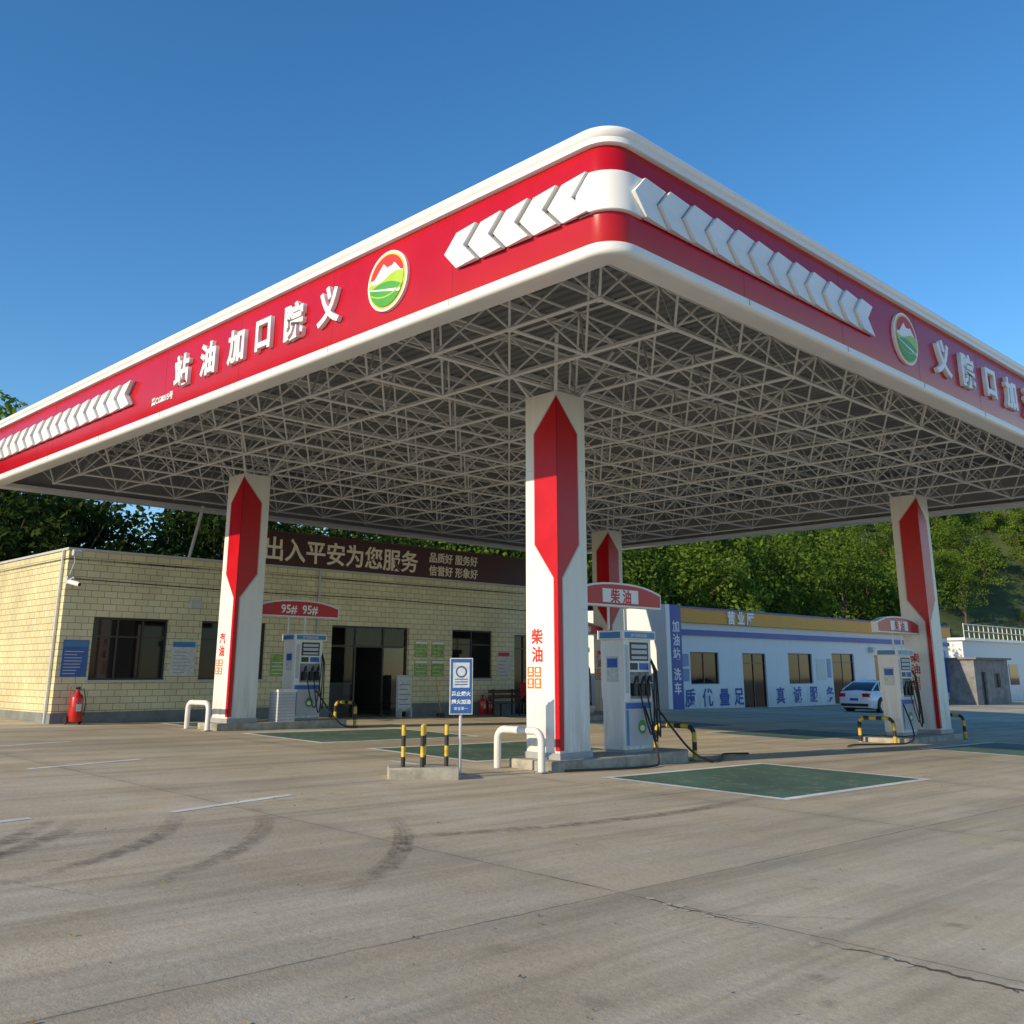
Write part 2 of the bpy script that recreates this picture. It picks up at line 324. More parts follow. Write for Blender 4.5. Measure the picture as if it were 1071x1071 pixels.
def tyremark(cx,cy,r,a0,a1,w=.22):
    n=28; vs=[];uv=[]
    for i in range(n+1):
        t=a0+(a1-a0)*i/n
        for s_ in (-1,1):
            x=cx+(r+s_*w/2)*math.cos(t); y=cy+(r+s_*w/2)*math.sin(t); vs.append((x,y,zg(x,y)+.008)); uv.append(((s_+1)/2,i/n))
    fs=[(2*i,2*i+1,2*i+3,2*i+2) for i in range(n)]
    me=bpy.data.meshes.new('m'); me.from_pydata(vs,[],fs); me.materials.append(M['tyre']); ul=me.uv_layers.new()
    for l in me.loops: ul.data[l.index].uv=uv[l.vertex_index]
    return me
tm=group('tyre_marks')
for i,(cx,cy,r,a0,a1) in enumerate([(-9.2,9.3,4.7,-.45,.35),(-9.2,9.3,5.0,-.5,.3),(-7.9,9.6,4.6,-.45,.4),(-7.9,9.6,5.5,-.4,.4),(-7.6,9.4,6.6,-.3,.35),(-6,20,11,-1.2,-.5),(14,-2,14,1.6,2.3),(14,-2,15.6,1.6,2.2),(30,-14,30,1.9,2.35),(30,-14,31.6,1.9,2.3)]):
    o=bpy.data.objects.new('skid_%d'%i,tyremark(cx,cy,r,a0,a1)); sc.collection.objects.link(o); o.parent=tm
mb=MB()
for i in range(230):
    yy=random.uniform(4.5,22); xx=random.uniform(-.55,.55)*yy; s_=random.uniform(.007,.022); t=random.uniform(0,6.28); z=zg(xx,yy)+.006
    k=random.choice(['litter','litter','conc','crack','crack'])
    p=[(xx+s_*math.cos(t+q)*(1 if j%2 else .6),yy+s_*math.sin(t+q)*(1 if j%2 else .6),z+random.uniform(0,.012)) for j,q in enumerate((0,1.5,3.1,4.6))]
    mb.poly(p,k)
mb.obj('ground_litter',smooth=False,fix=False)
mb=MB()
def crack(p,q,n,w,jit,wf=None):
    p=Vector(p);q=Vector(q);d=(q-p);u=d.normalized();nn=Vector((-u.y,u.x)); off=0; prev=None
    for i in range(n+1):
        t=i/n; off=off*.75+random.uniform(-jit,jit); c=p+d*t+nn*off
        ww=w*random.uniform(.25,1)*math.sin(math.pi*min(.98,max(.02,t)))**.5
        cur=(c-nn*ww/2,c+nn*ww/2)
        if prev: gpoly(mb,[tuple(prev[0]),tuple(cur[0]),tuple(cur[1]),tuple(prev[1])],.0045,'crack')
        if random.random()<.3 and w>.015:
            s_=random.uniform(.02,.06); cc=c+nn*random.uniform(-.06,.06)
            gpoly(mb,[(cc.x+s_*math.cos(a)*random.uniform(.6,1.2),cc.y+s_*math.sin(a)*random.uniform(.6,1.2)) for a in [j*1.05 for j in range(6)]],.003,'patch')
        prev=cur
crack((.95,7.82),(1.62,7.12),26,.03,.02); crack((1.9,6.72),(3.3,5.2),50,.045,.026); crack((.2,8.6),(.75,8.05),14,.012,.01)
crack((1.35,7.4),(2.6,7.35),26,.008,.02); crack((4.6,11.4),(6.6,11.9),34,.012,.03); crack((-4.6,8.2),(-2.8,7.4),30,.007,.02)
mb.obj('pavement_cracks',smooth=False,fix=False)

# ---------------- canopy
LX,LY=23.6,22.0; Z0=6.46
can=group('gas_station_canopy',FR(CX,CY,0))
def rrect(r=.36,n=8):
    out=[]
    for (cx,cy,t0) in ((LX-r,LY-r,0),(r,LY-r,90),(r,r,180),(LX-r,r,270)):
        for i in range(n+1):
            t=math.radians(t0+90*i/n); out.append((cx+r*math.cos(t),cy+r*math.sin(t),math.cos(t),math.sin(t)))
    return out
PATH=rrect()
def sweep(mb,prof,k,path=PATH,closed=True):
    n=len(path); o=len(mb.v); m_=len(prof)
    for (x,y,nx_,ny_) in path:
        for (d,z) in prof: mb.v.append((x+nx_*d,y+ny_*d,z))
    ii=mb.mi(k)
    for i in range(n if closed else n-1):
        for j in range(m_-1):
            a=o+i*m_+j; b_=o+((i+1)%n)*m_+j
            mb.f.append((a,b_,b_+1,a+1)); mb.m.append(ii)
def arc(cx,cz,r,t0,t1,n=5): return [(cx+r*math.cos(math.radians(t0+(t1-t0)*i/n)),cz+r*math.sin(math.radians(t0+(t1-t0)*i/n))) for i in range(n+1)]
mb=MB()
sweep(mb,[(-.34,Z0+.14),(-.34,Z0+.03),(-.10,Z0+.01)]+arc(-.01,Z0+.085,.075,-90,0)+[(.065,Z0+.16),(.03,Z0+.18),(-.02,Z0+.18)],'wpanel')
sweep(mb,[(-.02,Z0+1.49),(.05,Z0+1.49),(.07,Z0+1.50),(.07,Z0+1.575),(.085,Z0+1.59)]+arc(.05,Z0+1.66,.06,-30,90)+[(-.05,Z0+1.74),(-.33,Z0+1.74),(-.33,Z0+1.57)],'wpanel')
mb.obj('white_trim',can)
mb=MB(); sweep(mb,[(-.01,Z0+.175),(0,Z0+.195),(0,Z0+1.47),(-.01,Z0+1.495)],'red'); mb.obj('red_fascia',can)
mb=MB(); sweep(mb,[(-.06,Z0+.15),(-.06,Z0+1.55)],'grey'); mb.obj('fascia_back',can)
mb=MB()
for i in range(1,8):
    y=i*2.9
    if y<LY-.6: mb.box(-.073,-.065,y-.003,y+.003,Z0+.07,Z0+.16,'grey'); mb.box(-.002,.001,y-.0015,y+.0015,Z0+.2,Z0+1.46,'sign_maroon')
    mb.box(i*2.9-.003,i*2.9+.003,-.073,-.065,Z0+.07,Z0+.16,'grey'); mb.box(i*2.9-.0015,i*2.9+.0015,-.002,.001,Z0+.2,Z0+1.46,'sign_maroon')
mb.obj('panel_joints',can,smooth=False)
mb=MB(); x=.08; prof=[]
while x<LX-.3:
    prof+=[(x,Z0+1.5),(x+.14,Z0+1.5),(x+.17,Z0+1.56),(x+.22,Z0+1.56)]; x+=.25
prof.append((LX-.07,Z0+1.5))
o=len(mb.v)
for (px,pz) in prof: mb.v+=[(px,.07,pz),(px,LY-.07,pz)]
for i in range(len(prof)-1): mb.f.append((2*i,2*i+1,2*i+3,2*i+2)); mb.m.append(mb.mi('deck'))
mb.obj('roof_deck',can,smooth=False)
mb=MB(); ny=16
for i in range(ny): 
    y=.7+(LY-1.4)*i/(ny-1); mb.box(.3,LX-.3,y-.03,y+.03,Z0+1.40,Z0+1.495,'steelw')
mb.obj('purlins',can,smooth=False)
mb=MB(); NX,NY=13,12; x0,x1,y0,y1=.45,LX-.45,.45,LY-.45
dx=(x1-x0)/NX; dy=(y1-y0)/NY; zt=Z0+1.30; zb=Z0+.12
T=lambda i,j:(x0+i*dx,y0+j*dy,zt); B=lambda i,j:(x0+(i+.5)*dx,y0+(j+.5)*dy,zb)
def seg(a,b_,r): mb.tube([a,b_],r,'steelw',n=6,cap=False)
for i in range(NX+1):
    for j in range(NY+1):
        if i<NX: seg(T(i,j),T(i+1,j),.024)
        if j<NY: seg(T(i,j),T(i,j+1),.024)
for i in range(NX):
    for j in range(NY):
        if i<NX-1: seg(B(i,j),B(i+1,j),.030)
        if j<NY-1: seg(B(i,j),B(i,j+1),.030)
        for (u,v) in ((0,0),(1,0),(0,1),(1,1)): seg(B(i,j),T(i+u,j+v),.021)
def ball(p,r):
    o=len(mb.v); mb.v+=[(p[0]+r*math.cos(t)*c,p[1]+r*math.sin(t)*c,p[2]+r*s_) for (s_,c) in ((-.7,.7),(0,1),(.7,.7)) for t in [k*math.pi/3 for k in range(6)]]
    ii=mb.mi('steelw')
    for l in range(2):
        for k in range(6): mb.f.append((o+l*6+k,o+l*6+(k+1)%6,o+l*6+6+(k+1)%6,o+l*6+6+k)); mb.m.append(ii)
    mb.f.append(tuple(o+k for k in range(6))); mb.m.append(ii); mb.f.append(tuple(o+12+k for k in range(6))); mb.m.append(ii)
for i in range(NX):
    for j in range(NY): ball(B(i,j),.06)
for i in range(NX+1):
    for j in range(NY+1): ball(T(i,j),.05)
mb.obj('space_frame',can,fix=False)
zc0,zc1=Z0+.59,Z0+1.12; zm=(zc0+zc1)/2
def chev(plane,tip,n,p,sg):
    mb=MB(); nn=.24; g_=.03 if sg>0 else .055
    for i in range(n):
        t=tip+sg*i*p
        pts=[(t,zm),(t+sg*nn,zc1),(t+sg*(nn+p-g_),zc1),(t+sg*(p-g_),zm),(t+sg*(nn+p-g_),zc0),(t+sg*nn,zc0)]
        # thick edge towards the arrow tip on the right face; towards the tail on the left face
        hi,lo=(-.125,-.072) if sg>0 else (-.072,-.125)
        mb.prism(pts,plane,[hi,hi+.012,lo+.012,lo,lo+.012,hi+.012],-.0285,'wpanel')
    t=tip+sg*.05; e=tip+sg*(n*p-.02)
    mb.prism([(t,zm),(t+sg*nn,zc1-.02),(e+sg*nn,zc1-.02),(e,zm),(e+sg*nn,zc0+.02),(t+sg*nn,zc0+.02)],plane,-.028,.001,'chevback')
    mb.obj('chevron_arrow',can,smooth=False)
chev('yz',3.0,5,.50,-1); chev('yz',21.3,15,.54,-1); chev('xz',.30,12,.53,1); chev('xz',17.2,10,.54,1)
mb=MB()
cp=[p for p in PATH if p[0]<=.37 and p[1]<=.37]
cp=[(0,.52,-1,0)]+cp+[(.56,0,0,-1)]
sweep(mb,[(0,zc0),(.06,zc0),(.07,zc0+.01),(.07,zc1-.01),(.06,zc1),(0,zc1)],'wpanel',path=cp,closed=False); mb.obj('chevron_corner',can)
def logo(parent,Mx,r=.48):
    mb=MB(); n=36
    def disc(rr,d0,d1,k): mb.prism([(rr*math.cos(2*math.pi*i/n),rr*math.sin(2*math.pi*i/n)) for i in range(n)],'xy',d0,d1,k)
    disc(r,0,.05,'letter'); disc(r*.93,.05,.054,'gold'); disc(r*.86,.054,.057,'letter')
    def band(f,g_,d,k,rr=r*.86):
        m_=30
        for i in range(m_):
            xa=-rr+2*rr*i/m_; xb=-rr+2*rr*(i+1)/m_; q=[]
            for x in (xa,xb):
                c=math.sqrt(max(0,rr*rr-x*x)); lo=max(-c,min(c,f(x/rr)*rr)); hi=max(-c,min(c,g_(x/rr)*rr)); q.append((x,lo,hi))
            if q[0][2]-q[0][1]>1e-4 or q[1][2]-q[1][1]>1e-4:
                mb.poly([(q[0][0],q[0][1],d),(q[1][0],q[1][1],d),(q[1][0],q[1][2],d),(q[0][0],q[0][2],d)],k)
    band(lambda x:.05,lambda x:1.2,.060,'redtxt')
    band(lambda x:-.1,lambda x:.2+.5*max(0,1-abs(x+.2)*1.9)+.42*max(0,1-abs(x-.42)*2.4),.063,'letter')
    band(lambda x:-1.2,lambda x:.12+.12*math.sin(x*3),.066,'lime')
    band(lambda x:-1.2,lambda x:-.05-.28*x*x-.1*x,.069,'green')
    band(lambda x:-.42-.25*x,lambda x:-.34-.2*x,.072,'letter')
    band(lambda x:-.66+.3*x*x,lambda x:-.60+.3*x*x,.072,'lime')
    mb.obj('round_logo',parent,Mx,smooth=False,fix=False)
ztx=Z0+.86
logo(can,TM((-.0,4.33,ztx),(0,-1,0)))
for ch,a in zip('义院口加油站',(5.82,6.83,7.8,8.72,9.75,10.78)):
    text(ch,.66,'letter',can,TM((-.045,a,ztx),(0,-1,0)),extrude=.04,bold=.022,sx=.9)
text('冀CG8015号',.17,'letter',can,TM((-.012,11.65,Z0+.46),(0,-1,0)),extrude=.01,bold=.003)
logo(can,TM((8.15,0,ztx),(1,0,0)))
for ch,b_ in zip('义院口加油站',(9.7,10.9,12.1,13.25,14.4,15.5)):
    text(ch,.70,'letter',can,TM((b_,-.045,ztx),(1,0,0)),extrude=.04,bold=.024,sx=.95)
PW=.38
def pillar(b_,a,txt):
    x,y=ab(a,b_); z=zg(x,y)+.16
    mb=MB(); H=Z0+.02-z
    mb.box(-PW,PW,-PW,PW,0,H,'white')
    mb.box(-PW-.03,PW+.03,-PW-.03,PW+.03,0,.10,'grey')
    for sx in (-.3,.3):
        for sy in (-.3,.3): mb.tube([(sx,sy,H-.05),(sx*2.6,sy*2.6,H+.9)],.035,'steelw',n=6)
    top=H-.10
    def shape(o):
        return [(0,top+o),(.53+o,top-.62+o*.3),(.53+o,3.55-o*.3),(.085+o,2.95-o*.5),(.085+o,.14),(0,.14)]
    for sgn in (1,-1):
        for o,d0,k in ((.035,.008,'lgrey'),(0,.018,'redp')):
            s1=[(sgn*(-PW-d0) if i in (0,5) else sgn*(-PW+p[0]),p[1]) for i,p in enumerate(shape(o))]
            if sgn==1:
                i0=-PW+.0005 if k=='lgrey' else -PW-.0085
                mb.prism(s1,'yz',-PW-d0,i0,k); mb.prism(s1,'xz',-PW-d0,i0,k)
            else:
                i0=PW-.0005 if k=='lgrey' else PW+.0085
                mb.prism(s1,'yz',PW+d0,i0,k); mb.prism(s1,'xz',PW+d0,i0,k)
    P_=group('column'); P_.parent=can; P_.matrix_local=Matrix.Translation((b_,a,z))
    mb.obj('column_body',P_,smooth=False)
    for i,ch in enumerate(txt):
        text(ch,.27,'redtxt',P_,TM((-PW-.004,.12,1.98-.3*i),(0,-1,0)),extrude=.003,bold=.006)
    mb=MB()
    for i in (0,1):
        for j in (0,1):
            yy=.03+.17*i; zz=1.12+.19*j
            mb.box(-PW-.006,-PW-.001,yy,yy+.15,zz,zz+.165,'orange'); mb.box(-PW-.008,-PW-.0062,yy+.03,yy+.12,zz+.03,zz+.06,'letter'); mb.box(-PW-.008,-PW-.0062,yy+.04,yy+.11,zz+.08,zz+.14,'letter')
    for zz in (2.44,4.88): mb.box(-PW-.001,-PW+.0,-PW+.56,PW,zz,zz+.004,'grey'); mb.box(-PW+.56,PW,-PW-.001,-PW+.0,zz,zz+.004,'grey')
    mb.obj('warning_labels',P_,smooth=False)
PIL=[(4.4,5.0,'柴油',1),(4.4,15.7,'汽油',1),(19.5,5.0,'柴油',-1),(18.9,15.8,'汽油',-1)]
for (b_,a,t,s_) in PIL: pillar(b_,a,t)

# ---------------- islands, guards, dispensers, signs
def ribbon_path(L,h,r=.16,n=5):
    p=[(0,-L/2,0),(0,-L/2,h-r)]
    for i in range(1,n+1):
        t=math.radians(180-90*i/n); p.append((0,-L/2+r+r*math.cos(t),h-r+r*math.sin(t)))
    p.append((0,L/2-r,h))
    for i in range(1,n+1):
        t=math.radians(90-90*i/n); p.append((0,L/2-r+r*math.cos(t),h-r+r*math.sin(t)))
    p.append((0,L/2,0)); return p
def resample(p,step):
    p=[Vector(q) for q in p]; out=[p[0]]
    for a,b_ in zip(p,p[1:]):
        n=max(1,round((b_-a).length/step)); 
        for i in range(1,n+1): out.append(a.lerp(b_,i/n))
    return out
def guard(name,x,y,L,h,striped):
    Mx=FR(x,y); e=group(name,Mx); mb=MB()
    if striped:
        p=resample(ribbon_path(L,h),.03); d=[0]
        for a,b_ in zip(p,p[1:]): d.append(d[-1]+(b_-a).length)
        mb.tube(p,.045,lambda i:'yellow' if int(d[i]/.16)%2==0 else 'black',n=12)
    else: mb.tube(ribbon_path(L,h),.06,'white',n=14)
    mb.box(-.09,.09,-L/2-.09,-L/2+.09,0,.015,'grey'); mb.box(-.09,.09,L/2-.09,L/2+.09,0,.015,'grey')
    mb.obj('bent_pipe',e)
def dispenser(x,y,z):
    e=group('fuel_dispenser',FR(x,y,z)); mb=MB(); W=.42; D=.24
    mb.box(-W+.02,W-.02,-D+.02,D-.02,0,.08,'grey')
    mb.box(-W,W,-D,D,.08,.95,'white')
    mb.box(-W,-W+.16,-D-.03,D+.03,.95,2.0,'white')
    mb.box(W-.05,W,-D,D,.95,2.0,'white')
    mb.box(-W+.16,W-.05,-D+.04,D-.04,.95,1.42,'grey')
    mb.box(-W+.16,W-.05,-D-.01,D+.01,1.42,2.0,'white')
    mb.box(-W-.05,W+.08,-D-.06,D+.06,2.0,2.16,'white')
    mb.box(-W-.0,W+.05,-D-.064,-D-.060,2.02,2.13,'lblue')
    mb.box(-W-.054,-W-.05,-D,D,2.02,2.13,'lblue')
    for s_ in (-1,1):
        yy=lambda d:(s_*(D+d))
        def pl(x0,x1,z0,z1,d0,d1,k):
            a,b_=sorted((yy(d0),yy(d1))); mb.box(x0,x1,a,b_,z0,z1,k)
        pl(-W+.2,W-.1,1.62,1.95,.01,.02,'dark')
        pl(-W+.24,W-.14,1.84,1.91,.02,.024,'lgrey'); pl(-W+.24,W-.14,1.74,1.81,.02,.024,'lgrey'); pl(-W+.24,W-.14,1.65,1.70,.02,.024,'lgrey')
        pl(-W+.2,-W+.42,1.46,1.58,.01,.016,'dark'); pl(.05,W-.1,1.46,1.58,.01,.016,'blue')
        pl(-W+.03,W-.03,.14,.90,0,.012,'lgrey'); pl(-W+.05,W-.05,.78,.88,.012,.016,'blue')
        pl(-W+.05,-W+.12,.16,.76,.012,.016,'lblue')
        pl(-W+.03,-W+.13,1.05,1.9,.03,.034,'lgrey')
    for xx in (-.12,.1,.27):
        mb.box(xx-.05,xx+.05,-D-.05,-D+.04,1.0,1.22,'dark'); mb.tube([(xx,-D-.02,1.22),(xx,-D-.06,1.33),(xx,-D-.10,1.36),(xx,-D-.11,1.24)],.022,'dark',n=8)
        mb.tube([(xx,-D-.06,1.30),(xx,-D-.02,1.38),(xx,-D+.03,1.40)],.016,'grey',n=8)
    mb.box(-W-.004,-W-.0005,-.14,.14,1.25,1.7,'paper'); mb.box(-W-.007,-W-.0045,-.12,.12,1.5,1.66,'blue')
    mb.obj('cabinet',e,smooth=False,bevel=.008)
    mb=MB()
    n=20; mb.prism([(.08+.12*math.cos(2*math.pi*i/n),.46+.12*math.sin(2*math.pi*i/n)) for i in range(n)],'xz',-D-.013,-D-.017,'green')
    mb.prism([(.08+.07*math.cos(2*math.pi*i/n),.44+.05*math.sin(2*math.pi*i/n)) for i in range(n)],'xz',-D-.0172,-D-.0195,'letter')
    mb.obj('emblem',e,smooth=False)
    mb=MB()
    for k,(xx,low) in enumerate(((-.12,.25),(.10,.12),(.27,.2))):
        pts=[]
        for i in range(17):
            t=i/16; pts.append((xx+(W+.05-xx)*t*.8,-D-.11-.10*math.sin(math.pi*t),1.22*(1-t)+1.45*t-(1.25-low)*math.sin(math.pi*t)))
        pts.append((W+.03,-D+.05,1.7)); mb.tube(pts,.015,'rubber',n=8)
    mb.obj('hoses',e)
    text('油气回收加油机',.07,'letter',e,TM((0,-D-.066,2.075),(1,0,0)),extrude=.001)
    return e
def fuelsign(b0,b1,a,txt,z0=2.62,z1=3.06):
    x,y=ab(a,(b0+b1)/2); e=group('fuel_type_sign',FR(x,y,zg(x,y)+.12)); h=(b1-b0)/2; mb=MB()
    def outl(o):
        pts=[(-h+o,z0+o),(h-o,z0+o)]; n=10
        for i in range(n+1):
            t=i/n; xx=(h-o)*(1-2*t); zz=z1-o-.16*(abs(1-2*t)**2.6)
            pts.append((xx,zz))
        return pts
    mb.prism(outl(0),'xz',-.09,.09,'wpanel'); mb.prism(outl(.035),'xz',-.10,-.091,'redp'); mb.prism(outl(.035),'xz',.091,.10,'redp')
    if '柴' in txt: mb.box(-h*.42,h*.42,-.106,-.1005,z0+.07,z1-.12,'wpanel')
    for xx in (-.25,.25): mb.tube([(xx,0,2.2),(xx,0,z0)],.025,'white',n=8)
    mb.obj('board',e,smooth=False,bevel=.006)
    text(txt,.27 if '柴' in txt else .30,'redtxt' if '柴' in txt else 'letter',e,TM((0,-.108,(z0+z1)/2-.03),(1,0,0)),extrude=.002,bold=.006)
for (b_,a,t,s_) in PIL:
    x,y=ab(a,b_); z=zg(x,y)
    xa,xb=sorted((-.72*s_,3.05*s_)); e=group('pump_island',FR(x,y,z)); mb=MB()
    r=.25; o=[]
    for (cx,cy,t0) in ((xb-r,.6-r,0),(xa+r,.6-r,90),(xa+r,-.6+r,180),(xb-r,-.6+r,270)):
        for i in range(5): tt=math.radians(t0+22.5*i); o.append((cx+r*math.cos(tt),cy+r*math.sin(tt)))
    mb.prism(o,'xy',-.2,.16,'conc'); mb.obj('kerb_block',e,bevel=.02)
    dispenser(*ab(a,b_+1.9*s_),zg(*ab(a,b_+1.9*s_))+.155)
    b0,b1=sorted((b_+.40*s_,b_+2.9*s_)); fuelsign(b0,b1,a,'柴 油' if t=='柴油' else '95#  95#')
    gx,gy=ab(a,b_-.95*s_); guard('pipe_crash_guard',gx,gy,1.0,.62,striped=(s_<0))
    gx,gy=ab(a,b_+3.3*s_); guard('pipe_crash_guard',gx,gy,.9,.60,striped=True)
def ghose(pts,name='fuel_hose'):
    mb=MB(); P3=[]
    n=len(pts)
    for i in range(n-1):
        p0=Vector(pts[max(i-1,0)]);p1=Vector(pts[i]);p2=Vector(pts[i+1]);p3=Vector(pts[min(i+2,n-1)])
        for k in range(6):
            t=k/6; q=.5*((2*p1)+(p2-p0)*t+(2*p0-5*p1+4*p2-p3)*t*t+(3*p1-p0-3*p2+p3)*t**3); P3.append((q.x,q.y,zg(q.x,q.y)+.03+max(0,q.z)))
    mb.tube(P3,.02,'rubber',n=8); mb.obj(name)
def L3(a,b_,z=0): x,y=ab(a,b_); return (x,y,z)
ghose([L3(4.74,6.45,.95),L3(4.45,6.3,.5),L3(4.2,6.1,.0),L3(4.05,5.5,0),L3(4.15,4.7,0),L3(4.3,4.0,0),L3(4.35,3.8,0)])
ghose([L3(4.7,6.8,.9),L3(4.3,7.2,.2),L3(4.1,7.6,0),L3(4.4,8.4,0),L3(4.9,9.2,0),L3(4.7,9.9,0)])
ghose([L3(4.7,17.2,.9),L3(4.3,16.7,.1),L3(4.5,15.6,0),L3(4.8,14.6,0),L3(4.6,13.8,0)])
ghose([L3(15.2,6.4,.9),L3(14.8,6.9,.1),L3(14.9,7.6,0)])
x,y=ab(15.3,5.5); e=group('sand_box',FR(x,y,zg(x,y)+.16)); mb=MB(); mb.box(-.25,.25,-.2,.2,0,.72,'lgrey'); mb.box(-.27,.27,-.22,.22,.72,.78,'white')
for i in range(9): mb.box(-.25,.25,-.205,-.2005,.05+.075*i,.065+.075*i,'grey'); mb.box(-.255,-.2505,-.2,.2,.05+.075*i,.065+.075*i,'grey')
mb.obj('box_body',e,smooth=False,bevel=.01)
x,y=-1.32,15.45; e=group('bollard_block',FR(x,y,None,8)); mb=MB(); mb.box(-.52,.52,-.3,.3,-.1,.16,'conc'); mb.obj('concrete_base',e,bevel=.02)
mb=MB()
for (bx,by) in ((-.30,-.12),(-.02,-.18),(.02,.16),(.34,-.08)):
    p=[(bx,by,.15+.05*i) for i in range(13)]
    mb.tube(p,.032,lambda i:'yellow' if (i//3)%2 else 'black',n=12)
mb.obj('striped_posts',e)
x,y=-.80,16.0; e=group('notice_sign',FR(x,y,None,8)); mb=MB()
mb.tube([(0,0,0),(0,0,1.72)],.024,'lgrey',n=10); mb.box(-.1,.1,-.1,.1,0,.012,'grey')
mb.box(-.18,.18,-.045,-.025,.88,1.73,'paper'); mb.box(-.165,.165,-.049,-.0455,.895,1.715,'bposter')
mb.box(-.13,.13,-.052,-.0495,1.28,1.66,'paper')
n=20; mb.prism([(.09*math.cos(2*math.pi*i/n),1.52+.09*math.sin(2*math.pi*i/n)) for i in range(n)],'xz',-.0525,-.055,'bposter'); mb.prism([(.065*math.cos(2*math.pi*i/n),1.52+.065*math.sin(2*math.pi*i/n)) for i in range(n)],'xz',-.0555,-.057,'paper')
for i in range(3): mb.box(-.1,.1,-.0535,-.0525,1.40-.04*i,1.415-.04*i,'bposter')
mb.obj('plate_and_post',e,smooth=False)
text('禁止烟火',.075,'letter',e,TM((0,-.052,1.19),(1,0,0)),extrude=.001,bold=.002); text('熄火加油',.075,'letter',e,TM((0,-.052,1.07),(1,0,0)),extrude=.001,bold=.002); text('安全第一',.055,'letter',e,TM((0,-.052,.97),(1,0,0)),extrude=.001)

# ---------------- walls with openings
def wall(mb,x0,x1,z0,z1,ops,k,y=0,rev=.2,kr=None):
    xs=sorted({x0,x1,*[o[0] for o in ops],*[o[1] for o in ops]}); zs=sorted({z0,z1,*[o[2] for o in ops],*[o[3] for o in ops]})
    for a,b_ in zip(xs,xs[1:]):
        for c,d in zip(zs,zs[1:]):
            mx_,mz=(a+b_)/2,(c+d)/2
            if any(o[0]<mx_<o[1] and o[2]<mz<o[3] for o in ops): continue
            mb.poly([(a,y,c),(b_,y,c),(b_,y,d),(a,y,d)],k)
    for (a,b_,c,d) in ops:
        for q in ([(a,y,c),(a,y,d),(a,y+rev,d),(a,y+rev,c)],[(b_,y,c),(b_,y+rev,c),(b_,y+rev,d),(b_,y,d)],[(a,y,d),(b_,y,d),(b_,y+rev,d),(a,y+rev,d)],[(a,y,c),(a,y+rev,c),(b_,y+rev,c),(b_,y,c)]): mb.poly(q,kr or k)
def window(mb,a,b_,c,d,nx_=2,transom=True,y=.08,fk='frame',gk='glass'):
    w=.05
    mb.box(a,b_,y,y+.06,d-w,d,fk); mb.box(a,b_,y,y+.06,c,c+w,fk); mb.box(a,a+w,y,y+.06,c+w,d-w,fk); mb.box(b_-w,b_,y,y+.06,c+w,d-w,fk)
    for i in range(1,nx_): xx=a+(b_-a)*i/nx_; mb.box(xx-w/2,xx+w/2,y+.002,y+.058,c+w,d-w,fk)
    zt_=d-w
    if transom: mb.box(a+w,b_-w,y+.004,y+.056,d-.5,d-.46,fk)
    for i in range(nx_):
        xa=a+w+(b_-a-2*w)*i/nx_; xb=a+w+(b_-a-2*w)*(i+1)/nx_; e1,e2=random.uniform(-.008,.008),random.uniform(-.008,.008)
        mb.poly([(xa,y+.03+e1,c+w),(xb,y+.03-e1,c+w),(xb,y+.03-e1+e2,zt_),(xa,y+.03+e1+e2,zt_)],gk)
BL=group('tiled_station_building',FR(-11.3,25.2,0)); 
RT=4.62
ops=[(.81,2.85,1.40,2.97),(3.82,5.85,1.40,2.97),(8.16,11.2,-.2,3.0),(13.1,15.0,1.38,3.0),(16.1,17.2,-.2,2.9)]
SK=.62
mb=MB(); wall(mb,0,19,SK,RT,[o if o[2]>0 else (o[0],o[1],SK,o[3]) for o in ops],'tile')
mb.poly([(0,0,SK),(0,9,SK),(0,9,RT),(0,0,RT)],'tile'); mb.poly([(19,0,SK),(19,9,SK),(19,9,RT),(19,0,RT)],'tile'); mb.poly([(0,9,-.3),(19,9,-.3),(19,9,RT),(0,9,RT)],'tile')
mb.obj('tiled_walls',BL,smooth=False,fix=False)
mb=MB(); wall(mb,-.03,19.03,-.5,SK,[(8.16,11.2,-.5,SK),(16.1,17.2,-.5,SK)],'skirt',y=-.03,rev=.23); mb.poly([(-.03,-.03,-.5),(-.03,9,-.5),(-.03,9,SK),(-.03,-.03,SK)],'skirt'); mb.poly([(-.03,-.03,SK),(19.03,-.03,SK),(19.03,.0,SK),(-.03,.0,SK)],'skirt'); mb.poly([(-.03,0,SK),(0,0,SK),(0,9,SK),(-.03,9,SK)],'skirt'); mb.poly([(19.03,-.03,-.5),(19.03,9,-.5),(19.03,9,SK),(19.03,-.03,SK)],'skirt')
mb.obj('skirting',BL,smooth=False,fix=False)
mb=MB(); mb.box(.0,19,0.0,9,RT-.25,RT-.2,'roofgrey'); mb.box(-.04,19.04,-.04,.2,RT,RT+.06,'lgrey'); mb.box(-.04,.2,.2,9.04,RT,RT+.06,'lgrey'); mb.box(18.8,19.04,.2,9.04,RT,RT+.06,'lgrey'); mb.obj('roof_and_coping',BL,smooth=False)
mb=MB(); window(mb,*ops[0],nx_=3); window(mb,*ops[1],nx_=3); window(mb,*ops[3],nx_=2); window(mb,16.1,17.2,.05,2.9,nx_=2)
for o in (ops[0],ops[1],ops[3]): mb.box(o[0]-.05,o[1]+.05,-.06,.0795,o[2]-.05,o[2],'lgrey')
mb.obj('windows',BL,smooth=False)
mb=MB()
mb.box(8.16,11.2,5.0,5.05,0,3.4,'interior'); mb.box(8.0,8.16,.2,5,0,3.4,'interior'); mb.box(11.2,11.36,.2,5,0,3.4,'interior'); mb.box(8.16,11.2,.2,5,3.3,3.4,'interior'); mb.box(8.16,11.2,.2,5,0,.2,'intfloor')
